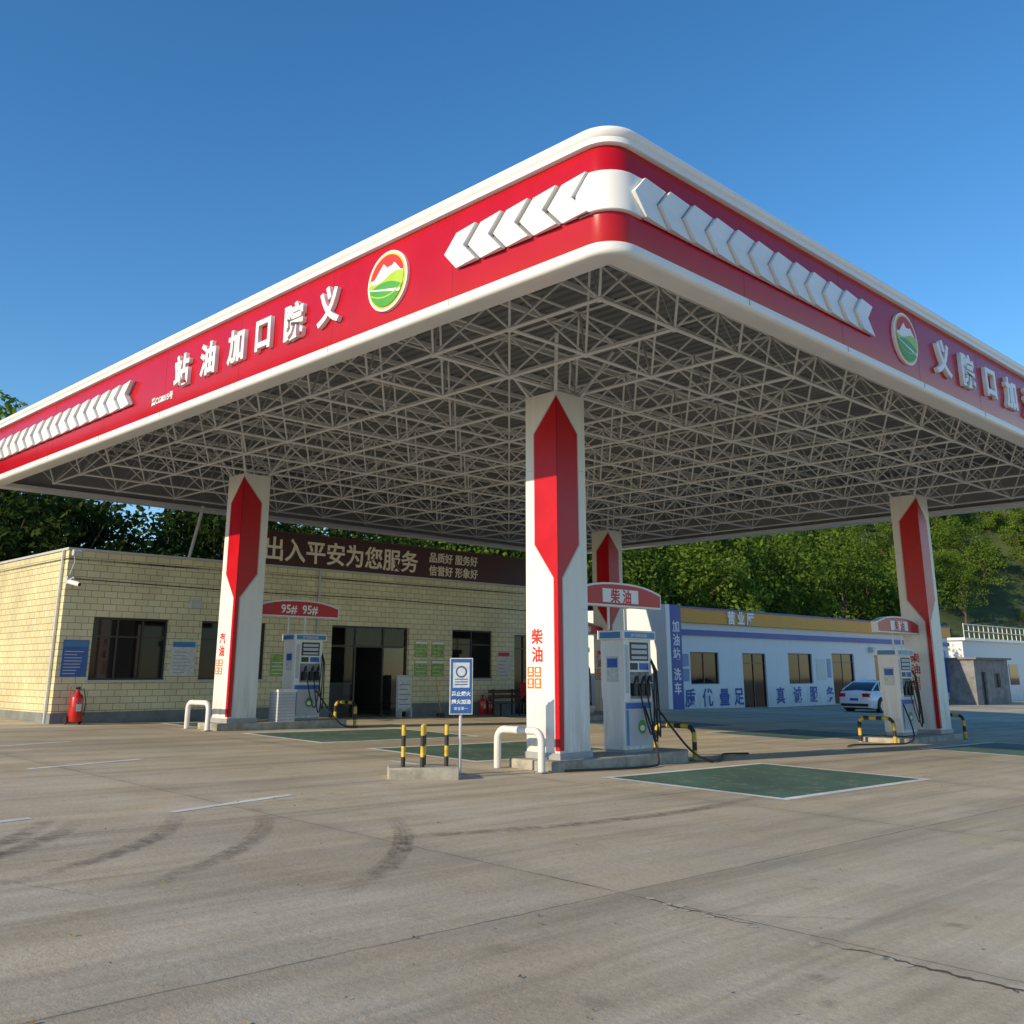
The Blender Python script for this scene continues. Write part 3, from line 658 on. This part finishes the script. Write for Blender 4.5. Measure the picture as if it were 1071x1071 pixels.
for xx in (8.16,9.1,10.2,11.14): mb.box(xx,xx+.06,.1,.16,.1,3.0,'frame')
mb.box(8.22,11.14,.1,.16,2.94,3.0,'frame'); mb.box(8.22,11.14,.102,.158,2.35,2.41,'frame')
mb.poly([(8.22,.13,.2),(9.1,.13,.2),(9.1,.13,2.35),(8.22,.13,2.35)],'clear'); mb.poly([(10.26,.13,.2),(11.14,.13,.2),(11.14,.13,2.35),(10.26,.13,2.35)],'clear'); mb.poly([(8.22,.13,2.41),(11.14,.13,2.41),(11.14,.13,2.94),(8.22,.13,2.94)],'clear')
mb.box(8.8,10.8,2.6,3.1,.2,1.2,'grey'); mb.box(8.75,10.85,2.55,3.15,1.2,1.25,'lgrey')
for i in range(4):
    mb.box(8.25,8.65,1,4.2,.6+i*.5,.63+i*.5,'grey')
    for j in range(8):
        mb.box(8.3,8.55,1.05+j*.38,1.3+j*.38,.63+i*.5,.9+i*.5,random.choice(['ygreen','orange','blue','paper','yellow','redtxt']))
for j in range(6): mb.box(9.0+j*.33,9.25+j*.33,4.6,4.8,1.3,1.3+random.uniform(.2,.5),random.choice(['ygreen','orange','blue','paper','yellow','redtxt']))
mb.obj('entrance',BL,smooth=False)
mb=MB()
mb.box(10.45,11.0,-.45,-.41,.45,1.45,'paper'); mb.box(10.42,11.03,-.41,-.39,.40,1.5,'lgrey'); mb.box(10.5,10.54,-.55,-.3,.14,.5,'lgrey'); mb.box(10.92,10.96,-.55,-.3,.14,.5,'lgrey')
for i in range(5): mb.box(10.5,10.95-.1*(i%2),-.454,-.4505,.6+.15*i,.62+.15*i,'bluetxt')
mb.obj('door_notice_stand',BL,smooth=False)
mb=MB()
def poster(a,b_,c,d,k,rows=5,tk='letter',hk=None):
    mb.box(a,b_,-.02,-.002,c,d,k); h=(d-c)
    if hk: mb.box(a+.02,b_-.02,-.024,-.0205,d-.18*h,d-.03*h,hk)
    for i in range(rows):
        z=c+h*(.08+.68*i/rows); w=random.uniform(.55,.85)*(b_-a); mb.box(a+.05,a+.05+w-.05,-.024,-.0205,z,z+.012+.01*h,tk)
poster(.11,.75,1.48,2.38,'bposter',8,'lgrey','lblue'); poster(2.99,3.68,1.5,2.42,'paper',7,'grey','lblue'); poster(6.06,6.6,1.5,2.1,'ygreen',4,'letter'); poster(6.7,7.2,1.5,2.1,'paper',4,'grey')
for i in range(2):
    for j in range(2): poster(11.45+i*.72,11.45+i*.72+.55,1.45+j*.62,1.45+j*.62+.52,'ygreen',3,'paper','letter')
poster(15.25,15.85,1.4,2.3,'paper',5,'redtxt','redtxt'); poster(17.5,18.2,1.4,2.3,'paper',5,'bluetxt')
mb.obj('wall_notices',BL,smooth=False)
mb=MB(); mb.tube([(-.05,.25,-.1),(-.05,.25,RT)],.035,'lgrey',n=8); mb.tube([(7.6,-.05,.3),(7.6,-.05,RT)],.035,'lgrey',n=8)
mb.box(3.4,3.7,-.12,-.001,3.3,3.5,'lgrey'); mb.tube([(0,-.03,3.9),(5,-.03,3.84),(10,-.03,3.88),(19,-.03,3.75)],.012,'dark',n=6); mb.obj('conduits',BL)
BB=group('roof_billboard',FR(-11.3,25.2,0)); mb=MB(); mb.box(4.9,17.5,-.02,.1,RT+.065,5.66,'sign_maroon'); mb.box(4.86,17.54,-.05,.12,5.66,5.70,'frame')
for i in range(9): mb.tube([(5+i*1.5,.1,5.4),(5+i*1.5,1.2,RT-.1)],.025,'grey',n=6)
mb.obj('board',BB,smooth=False)
text('出入平安为您服务',.74,'cream_txt',BB,TM((8.55,-.03,5.16),(1,0,0)),extrude=.01,bold=.012,sx=1.0)
text('品质好 服务好',.36,'cream_txt',BB,TM((13.1,-.03,5.38),(1,0,0)),extrude=.01,bold=.005); text('信誉好 形象好',.36,'cream_txt',BB,TM((13.1,-.03,4.94),(1,0,0)),extrude=.01,bold=.005)
e=group('security_camera',FR(-11.3,25.2,0)); mb=MB(); mb.box(-.02,.1,-.12,-.001,3.75,3.95,'lgrey'); mb.tube([(.04,-.1,3.85),(.04,-.35,3.9),(-.0,-.5,3.85)],.02,'lgrey',n=8); mb.tube([(-.1,-.45,3.78),(.05,-.75,3.7)],.06,'white',n=12); mb.tube([(.05,-.75,3.7),(.055,-.76,3.697)],.045,'dark',n=12)
mb.tube([(.04,-.1,4.0),(.04,-.35,4.3),(-.04,-.45,4.45)],.015,'lgrey',n=8); mb.tube([(-.1,-.5,4.5),(.1,-.5,4.5)],.08,'lgrey',n=12); mb.obj('camera_body',e)
def extinguisher(nm,x,y,s_,cart):
    e=group(nm,FR(x,y)@Matrix.Scale(s_,4)); mb=MB()
    prof=[(.10,.055),(.13,.07),(.145,.1),(.145,.58),(.125,.645),(.06,.70),(.035,.76),(.02,.80)]
    mb.tube([(0,0,z) for r_,z in prof],[r_ for r_,z in prof],'extred',n=16)
    if cart:
        mb.tube([(-.18,.14,.10),(-.15,.14,.10)],.10,'rubber',n=16); mb.tube([(.15,.14,.10),(.18,.14,.10)],.10,'rubber',n=16); mb.tube([(-.15,.14,.10),(.15,.14,.10)],.012,'dark',n=6)
        mb.tube([(-.1,.155,.1),(-.1,.18,.85),(.1,.18,.85),(.1,.155,.1)],.012,'extred',n=6)
    mb.tube([(0,0,.78),(.1,-.1,.8),(.17,-.1,.5),(.12,-.15,.2)],.013,'rubber',n=6); mb.box(-.05,.05,-.02,.02,.79,.84,'dark'); mb.box(-.06,.06,-.149,-.146,.3,.46,'paper'); mb.obj('cylinder_and_fittings',e)
def wl(s,d): return (-11.3+R2*s+R2*d,25.2+R2*s-R2*d)
extinguisher('wheeled_fire_extinguisher',*wl(.42,.45),1.05,True)
for s_ in (14.2,14.55,17.9): extinguisher('fire_extinguisher',*wl(s_,.35),.8,False)
mb=MB(); mb.tube([(-9.4,28.5,RT-.3),(-9.05,28.6,6.3)],.05,'lgrey',n=8); mb.obj('antenna_pole')
Mb=FR(*wl(15.9,.75))
e=group('waiting_bench',Mb); mb=MB()
for i in range(4): mb.box(-1.6,.55,-.22+i*.115,-.12+i*.115,.42,.45,'wood')
for xx in (-1.4,-.5,.4): mb.box(xx,xx+.05,-.2,-.15,0,.42,'dark'); mb.box(xx,xx+.05,.17,.22,0,.9,'dark')
for i in range(2): mb.box(-1.6,.55,.2,.225,.58+i*.18,.7+i*.18,'wood')
mb.obj('bench_frame',e,smooth=False)
def person(Mx):
    e=group('seated_person',Mx)
    J={'pel':(0,.02,.55,.13),'sp':(0,.04,.75,.13),'ch':(0,.02,.97,.15),'nk':(0,0,1.13,.055),'hd0':(0,-.02,1.2,.075),'hd':(0,-.03,1.3,.10),
       'ls':(-.18,.02,1.05,.065),'le':(-.24,-.06,.8,.045),'lw':(-.14,-.27,.68,.033),'lh':(-.10,-.33,.64,.035),
       'rs':(.18,.02,1.05,.065),'re':(.25,-.05,.8,.045),'rw':(.15,-.27,.68,.033),'rh':(.12,-.33,.64,.035),
       'lhp':(-.10,-.02,.53,.09),'lk':(-.13,-.44,.52,.065),'la':(-.13,-.42,.10,.042),'lt':(-.14,-.60,.045,.04),
       'rhp':(.10,-.02,.53,.09),'rk':(.14,-.44,.52,.065),'ra':(.15,-.38,.10,.042),'rt':(.17,-.56,.045,.04)}
    E=[('pel','sp'),('sp','ch'),('ch','nk'),('nk','hd0'),('hd0','hd'),('ch','ls'),('ls','le'),('le','lw'),('lw','lh'),('ch','rs'),('rs','re'),('re','rw'),('rw','rh'),('pel','lhp'),('lhp','lk'),('lk','la'),('la','lt'),('pel','rhp'),('rhp','rk'),('rk','ra'),('ra','rt')]
    ks=list(J); me=bpy.data.meshes.new('body'); me.from_pydata([J[k][:3] for k in ks],[(ks.index(a),ks.index(b_)) for a,b_ in E],[])
    t=bpy.data.objects.new('t',me); sc.collection.objects.link(t); md=t.modifiers.new('s','SKIN'); 
    for i,k in enumerate(ks): me.skin_vertices[0].data[i].radius=(J[k][3],J[k][3])
    me.skin_vertices[0].data[0].use_root=True
    t.modifiers.new('ss','SUBSURF').levels=2
    dg=bpy.context.evaluated_depsgraph_get(); m2=bpy.data.meshes.new_from_object(t.evaluated_get(dg)); bpy.data.objects.remove(t)
    for k in ('redcloth','trouser','skin','hair','dark'): m2.materials.append(M[k])
    for p in m2.polygons:
        c=p.center
        if c.z>1.13: p.material_index=3 if (c.z>1.33 or (c.y>.0 and c.z>1.2)) else 2
        elif c.z<.09: p.material_index=4
        elif c.y<-.26 and c.z>.6: p.material_index=2
        elif c.z<.60: p.material_index=1
        else: p.material_index=0
    m2.shade_smooth(); o=bpy.data.objects.new('body',m2); sc.collection.objects.link(o); o.parent=e
    mb=MB()
    mb.tube([(0,-.128,1.25),(0,-.148,1.22)],[.010,.016],'skin',n=6)
    for s_ in (-1,1):
        mb.tube([(s_*.035,-.118,1.265),(s_*.035,-.128,1.265)],.010,'dark',n=8); mb.tube([(s_*.095,-.02,1.22),(s_*.10,-.02,1.27)],.014,'skin',n=6)
        for f in range(4): mb.tube([(s_*.11+(f-1.5)*.016,-.345,.64),(s_*.11+(f-1.5)*.017,-.385,.63),(s_*.11+(f-1.5)*.017,-.40,.60)],.008,'skin',n=6)
        mb.tube([(s_*.085,-.33,.64),(s_*.06,-.355,.625)],.009,'skin',n=6)
    mb.box(-.025,.025,-.122,-.116,1.19,1.197,'redtxt'); mb.obj('face_and_fingers',e)
person(Mb@Matrix.Translation((-.05,-.02,-.02)))
e=group('broom',FR(*wl(12.2,.5))); mb=MB(); mb.tube([(0,0,.12),(.1,.4,1.2)],.013,'yellow',n=6); mb.box(-.15,.15,-.03,.03,0,.12,'dark'); mb.obj('broom_body',e)

# ---------------- white hall (right)
BR=group('white_service_hall',FR(6.9,45.4,0)); RT2=4.46; LR=31.5
ops=[(1.84,4.17,1.05,2.5),(6.24,8.4,-.2,2.5),(10.6,13.1,1.0,2.55),(15.3,17.9,-.1,2.6),(20.5,23.3,1.0,2.55),(25.5,27.5,-.6,2.6)]
mb=MB(); wall(mb,0,LR,-1.2,RT2,ops,'wallw'); mb.poly([(0,0,-1.2),(0,6,-1.2),(0,6,RT2),(0,0,RT2)],'wallw'); mb.poly([(LR,0,-1.2),(LR,6,-1.2),(LR,6,RT2),(LR,0,RT2)],'wallw'); mb.poly([(0,6,-1.2),(LR,6,-1.2),(LR,6,RT2),(0,6,RT2)],'wallw'); mb.poly([(0,0,RT2-.3),(LR,0,RT2-.3),(LR,6,RT2-.3),(0,6,RT2-.3)],'roofgrey')
mb.obj('walls',BR,smooth=False,fix=False)
mb=MB()
for o in ops: window(mb,o[0],o[1],max(o[2],-.1),o[3],nx_=2,transom=o[2]<.5)
mb.obj('windows_and_doors',BR,smooth=False)
mb=MB(); mb.box(.9,LR+.05,-.22,-.001,3.82,RT2,'orangeband'); mb.box(.85,LR+.1,-.26,.02,RT2,RT2+.07,'bluefascia'); mb.box(.9,LR,-.12,-.001,3.25,3.50,'bluefascia')
mb.box(.0,.85,-.28,-.001,-.3,RT2+.1,'bluefascia'); mb.box(-.3,-.002,-.28,.3,-.3,RT2+.1,'wpanel')
mb.box(.9,LR,-.06,-.001,-.9,-.12,'skirt')
for i in range(2): mb.box(1.0,1.7,-.02,-.002,1.2+i*.65,1.75+i*.65,'lblue')
mb.box(13.5,14.5,-.02,-.002,1.2,2.3,'paper'); mb.box(14.7,15.1,-.02,-.002,1.3,2.3,'lblue'); mb.box(29.5,30.9,-.05,-.002,.3,3.0,'blue')
mb.box(18.6,19.5,-.4,-.02,.5,1.2,'lgrey'); mb.box(19.8,20.2,-.3,-.01,2.7,3.0,'lgrey')
mb.obj('fascia_boards',BR,smooth=False)
text('营业厅',.66,'letter',BR,TM((5.9,-.25,4.14),(1,0,0)),extrude=.02,bold=.02,spacing=1.6)
for ch,s_ in zip('质优量足真诚服务',(1.7,3.1,4.5,5.75,9.6,11.3,13.0,14.8)): text(ch,.85,'bluetxt',BR,TM((s_,-.012,.45),(1,0,0)),extrude=.004,bold=.02,name='wall_slogan')
for ch,z in zip('加油站洗车',(3.6,3.0,2.4,1.5,.9)): text(ch,.55,'letter',BR,TM((.42,-.285,z),(1,0,0)),extrude=.004,bold=.01,name='vertical_sign_text')
x,y=30.0,66.0; e=group('blockwork_shed',FR(x,y,-.5)); mb=MB(); wall(mb,0,6,-.5,2.9,[(1.0,1.9,0,2.1),(3.2,4.4,1.1,2.0)],'greyblock'); mb.poly([(0,0,-.5),(0,5,-.5),(0,5,2.9),(0,0,2.9)],'greyblock'); mb.poly([(6,0,-.5),(6,5,-.5),(6,5,2.9),(6,0,2.9)],'greyblock'); mb.box(.9,2.0,.15,.2,0,2.2,'dark'); mb.box(3.1,4.5,.15,.2,1,2.1,'dark'); mb.box(-.2,6.2,-.25,5.2,2.9,3.02,'roofgrey'); mb.obj('shed',e,smooth=False)
# low white building with a roof-terrace railing behind the shed
x,y=38,80; e=group('low_white_building',FR(x,y,0)); mb=MB(); mb.box(-6,10,0,6,-1.5,3.9,'wallw'); mb.box(-6.2,10.2,-.3,6.2,3.9,4.1,'wpanel'); mb.box(-2,0,-.03,-.001,-1,1.6,'dark'); mb.box(3,5,-.03,-.001,.6,2.2,'glass')
for i in range(17): mb.tube([(-6+i,-.2,4.1),(-6+i,-.2,5.1)],.03,'wpanel',n=6)
for zz in (4.6,5.1): mb.tube([(-6,-.2,zz),(10,-.2,zz)],.035,'wpanel',n=6)
mb.obj('building_body',e,smooth=False)

# ---------------- car
def car(x,y,deg):
    e=group('parked_car',FR(x,y,None,deg)); mb=MB()
    st=[(-2.25,.35,.80,.72),(-2.18,.24,.95,.82),(-1.8,.20,1.0,.88),(-1.3,.18,.98,.90),(0,.18,.95,.90),(1.0,.18,.93,.90),(1.6,.20,.86,.88),(2.1,.24,.72,.80),(2.27,.32,.60,.66)]
    rings=[]
    for (xx,zl,zb_,w) in st:
        rings.append([(xx,-w*.9,zl),(xx,-w,zl+.18),(xx,-w*1.0,(zl+zb_)/2),(xx,-w*.97,zb_-.12),(xx,-w*.86,zb_),(xx,0,zb_+.04),(xx,w*.86,zb_),(xx,w*.97,zb_-.12),(xx,w,(zl+zb_)/2),(xx,w,zl+.18),(xx,w*.9,zl)])
    o=len(mb.v); n=11
    for r_ in rings: mb.v+=r_
    ii=mb.mi('carw')
    for i in range(len(rings)-1):
        for j in range(n): mb.f.append((o+i*n+j,o+i*n+(j+1)%n,o+(i+1)*n+(j+1)%n,o+(i+1)*n+j)); mb.m.append(ii)
    mb.f.append(tuple(o+j for j in range(n))); mb.m.append(ii); mb.f.append(tuple(o+(len(rings)-1)*n+j for j in range(n))); mb.m.append(ii)
    prof=[(-1.95,1.0),(-1.25,1.36),(-.6,1.45),(.1,1.45),(.5,1.38),(1.25,.95)]
    hw=lambda z:.80-.20*(z-.95)/.5
    o=len(mb.v)
    for (xx,z) in prof: mb.v+=[(xx,-hw(z),z),(xx,hw(z),z)]
    gi=mb.mi('glass')
    for i in range(5): mb.f.append((o+2*i,o+2*i+1,o+2*i+3,o+2*i+2)); mb.m.append(ii if i in (1,2,3) else gi)
    mb.f.append(tuple(o+2*i for i in range(6))); mb.m.append(gi); mb.f.append(tuple(o+2*i+1 for i in range(6))); mb.m.append(gi)
    for s_ in (-1,1):
        top=[(xx,s_*(hw(z)+.004),z+.012) for xx,z in prof]; mb.tube(top,.03,'carw',n=6)
        for (xa,za,xb,zb2) in ((-.35,1.44,-.3,.97),(-1.2,1.36,-1.35,.98)): mb.tube([(xa,s_*(hw(za)+.004),za),(xb,s_*(hw(zb2)+.01),zb2)],.03,'carw',n=6)
        mb.box(.75,.95,s_*.92-.08,s_*.92+.08,.95,1.06,'carw')
        for xx in (-.1,-1.05): mb.box(xx,xx+.18,s_*.905-.012,s_*.905+.012,.80,.83,'chrome')
        for xx in (-1.38,1.42):
            ya,yb=sorted((s_*.72,s_*.915)); mb.tube([(xx,ya,.32),(xx,yb,.32)],.33,'rubber',n=24); mb.tube([(xx,s_*.90,.32),(xx,s_*.925,.32)],.21,'chrome',n=20)
            for k in range(5):
                t=k*2*math.pi/5; mb.tube([(xx,s_*.93,.32),(xx+.2*math.cos(t),s_*.93,.32+.2*math.sin(t))],.02,'lgrey',n=5)
            mb.tube([(xx+.37*math.cos(t),s_*.885,.32+.37*math.sin(t)) for t in [math.pi*k/12 for k in range(13)]],.035,'dark',n=6)
        ya,yb=sorted((s_*.45,s_*.80)); mb.box(-2.27,-2.1,ya,yb,.72,.88,'tail'); mb.box(2.05,2.24,ya,yb,.58,.68,'lgrey')
    mb.box(-2.28,-2.2,-.7,.7,.30,.42,'dark'); mb.box(-2.27,-2.2,-.22,.22,.55,.66,'blue'); mb.box(2.2,2.29,-.5,.5,.34,.5,'dark'); mb.box(-2.0,2.0,-.75,.75,.16,.22,'dark')
    mb.obj('body',e)
car(17.6,48.8,38)

# ---------------- terrain + trees
def hillh(a,b_):
    k=max(0,min(1,(b_-8)/30)); k=k*k*(3-2*k)
    h=0
    if a>28: h=min((a-28)*(.22+.43*k),4+24*k)
    gx,gy=ab(a,b_)
    if gx/gy<-.1: h=min(h,5)
    h+=30*math.exp(-(((gx-100)/45)**2+((gy-165)/55)**2))
    return h
me=bpy.data.meshes.new('hill'); A=[27+3*i for i in range(60)]; Bb=[-70+4*i for i in range(75)]; vv=[];ff=[]
for a in A:
    for b_ in Bb:
        x,y=ab(a,b_); vv.append((x,y,zg(x,y)-.3+hillh(a,b_)+(random.uniform(-.3,.4) if a>30 else 0)))
for i in range(len(A)-1):
    for j in range(len(Bb)-1): q=i*len(Bb)+j; ff.append((q,q+1,q+len(Bb)+1,q+len(Bb)))
me.from_pydata(vv,[],ff); me.materials.append(M['hill']); me.shade_smooth(); o=bpy.data.objects.new('hill',me); sc.collection.objects.link(o)
def treemesh(seed,h,cr,ncl=46,nl=75,bare=.25,lk='leaf'):
    r_=random.Random(seed); g_=np.random.default_rng(seed); mb=MB()
    tr=[(0,0,-.5)]; rad=[.20]
    for i in range(1,6): tr.append((r_.uniform(-.15,.15)*i,r_.uniform(-.15,.15)*i,h*.75*i/5)); rad.append(.20*(1-i/6.2))
    mb.tube(tr,rad,'bark',n=7)
    cz=h*(bare+(1-bare)/2); ch=h*(1-bare)/2; cs=[]
    for i in range(ncl):
        th=r_.uniform(0,2*math.pi); u=r_.uniform(-1,1); q=r_.uniform(.35,1)**.6; s_=math.sqrt(1-u*u)
        taper=1-.25*max(0,u)
        cs.append((math.cos(th)*s_*cr*q*taper*r_.uniform(.8,1.15),math.sin(th)*s_*cr*q*taper*r_.uniform(.8,1.15),cz+u*ch*q))
    for i in range(8):
        c=cs[i*3]; k=r_.uniform(.3,.7); p0=(tr[3][0]*k,tr[3][1]*k,h*.75*k*.8); mb.tube([p0,((p0[0]+c[0])/2,(p0[1]+c[1])/2,(p0[2]+c[2])/2+.2),c],[.08,.05,.02],'bark',n=5,cap=False)
    li=mb.mi(lk)
    for c in cs:
        R=cr*r_.uniform(.18,.34); d=g_.normal(size=(nl,3)); d/=np.linalg.norm(d,axis=1)[:,None]; rr=g_.uniform(.3,1.1,size=(nl,1))**.5*R
        p=np.array(c)+d*rr*np.array([1,1,.75])
        nrm=d+g_.normal(size=(nl,3))*.7+np.array([0,0,.4]); nrm/=np.linalg.norm(nrm,axis=1)[:,None]
        t=np.cross(nrm,g_.normal(size=(nl,3))); t/=np.linalg.norm(t,axis=1)[:,None]; bt=np.cross(nrm,t)
        s_=g_.uniform(.08,.19,size=(nl,1))
        q=[p-t*s_,p-bt*s_*.55,p+t*s_,p+bt*s_*.55]
        o=len(mb.v); al=np.stack(q,1).reshape(-1,3).tolist(); mb.v+=al
        mb.f+=[(o+4*i,o+4*i+1,o+4*i+2,o+4*i+3) for i in range(nl)]; mb.m+=[li]*nl
    me=bpy.data.meshes.new('tree%d'%seed); me.from_pydata(mb.v,[],mb.f)
    for k in mb.mats: me.materials.append(M[k])
    me.polygons.foreach_set('material_index',mb.m); return me
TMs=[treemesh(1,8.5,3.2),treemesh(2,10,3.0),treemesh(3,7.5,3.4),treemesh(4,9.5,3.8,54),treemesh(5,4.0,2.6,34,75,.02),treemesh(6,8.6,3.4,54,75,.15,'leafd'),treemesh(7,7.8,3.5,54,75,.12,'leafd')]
F=group('hillside_tree_mass'); cnt=0
def tree(a,b_,k,s_,parent=F,name=None):
    global cnt
    x,y=ab(a,b_)
    if x/y<-.08 and a>38.5: return
    o=bpy.data.objects.new(name or 'tree_%d'%cnt,TMs[k]); cnt+=1; sc.collection.objects.link(o)
    if parent: o.parent=parent
    o.location=(x,y,zg(x,y)-.3+hillh(a,b_)); o.rotation_euler=(0,0,random.uniform(0,6.28)); o.scale=(s_,s_,s_*random.uniform(.9,1.1))
b_=-22
while b_<20:
    for a in (29.2,32,35.5):
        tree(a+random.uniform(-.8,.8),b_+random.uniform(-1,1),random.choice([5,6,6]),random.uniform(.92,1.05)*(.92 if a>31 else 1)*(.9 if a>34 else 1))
    b_+=2.5
while b_<78:
    for a,pr in ((29.5,1),(34,1),(39,1),(45,1),(52,1),(60,.9),(69,.8)):
        if random.random()<pr: tree(a+random.uniform(-1.2,1.2),b_+random.uniform(-1.5,1.5),random.randrange(4),random.uniform(.85,1.2))
    tree(28.6+random.uniform(-.4,.8),b_+random.uniform(-1,1),4,random.uniform(.8,1.2)); 
    b_+=3.4
for i in range(300):
    tree(random.uniform(30,108),random.uniform(70,152),random.choice([0,2,3,4,4]),random.uniform(.55,1.05))
t=bpy.data.objects.new('roadside_tree',TMs[1]); sc.collection.objects.link(t); t.location=(-20.5,37.5,.2); t.scale=(1.0,1.0,1.22)

# ---------------- camera, light, world
cam=bpy.data.cameras.new('cam'); co=bpy.data.objects.new('camera',cam); sc.collection.objects.link(co); sc.camera=co
co.location=(0,0,1.6); co.rotation_euler=(math.radians(90+14.85),0,0); cam.sensor_width=36; cam.lens=36*1029/1071; cam.shift_y=-105.5/1071; cam.clip_end=2000
EL=math.radians(21); sv=Vector((-.78,-.625,0)).normalized()*math.cos(EL)+Vector((0,0,math.sin(EL)))
sl=bpy.data.lights.new('sun','SUN'); sl.energy=5.0; sl.angle=math.radians(.5); sl.color=(1,.83,.57); so=bpy.data.objects.new('sun',sl); sc.collection.objects.link(so); so.rotation_euler=sv.to_track_quat('Z','Y').to_euler()
w=bpy.data.worlds.new('World'); sc.world=w; w.use_nodes=True; N=w.node_tree.nodes; L=w.node_tree.links
sk=N.new('ShaderNodeTexSky'); sk.sky_type='NISHITA'; sk.sun_disc=False; sk.sun_elevation=EL; sk.sun_rotation=math.atan2(sv.x,sv.y)%(2*math.pi); sk.air_density=1.0; sk.dust_density=.2; sk.ozone_density=3.0
hs=N.new('ShaderNodeHueSaturation'); hs.inputs['Saturation'].default_value=1.25; hs.inputs['Value'].default_value=1.25
L.new(sk.outputs[0],hs.inputs['Color']); L.new(hs.outputs[0],N['Background'].inputs[0]); N['Background'].inputs[1].default_value=.15
sc.view_settings.view_transform='Standard'; sc.view_settings.look='None'; sc.view_settings.exposure=0
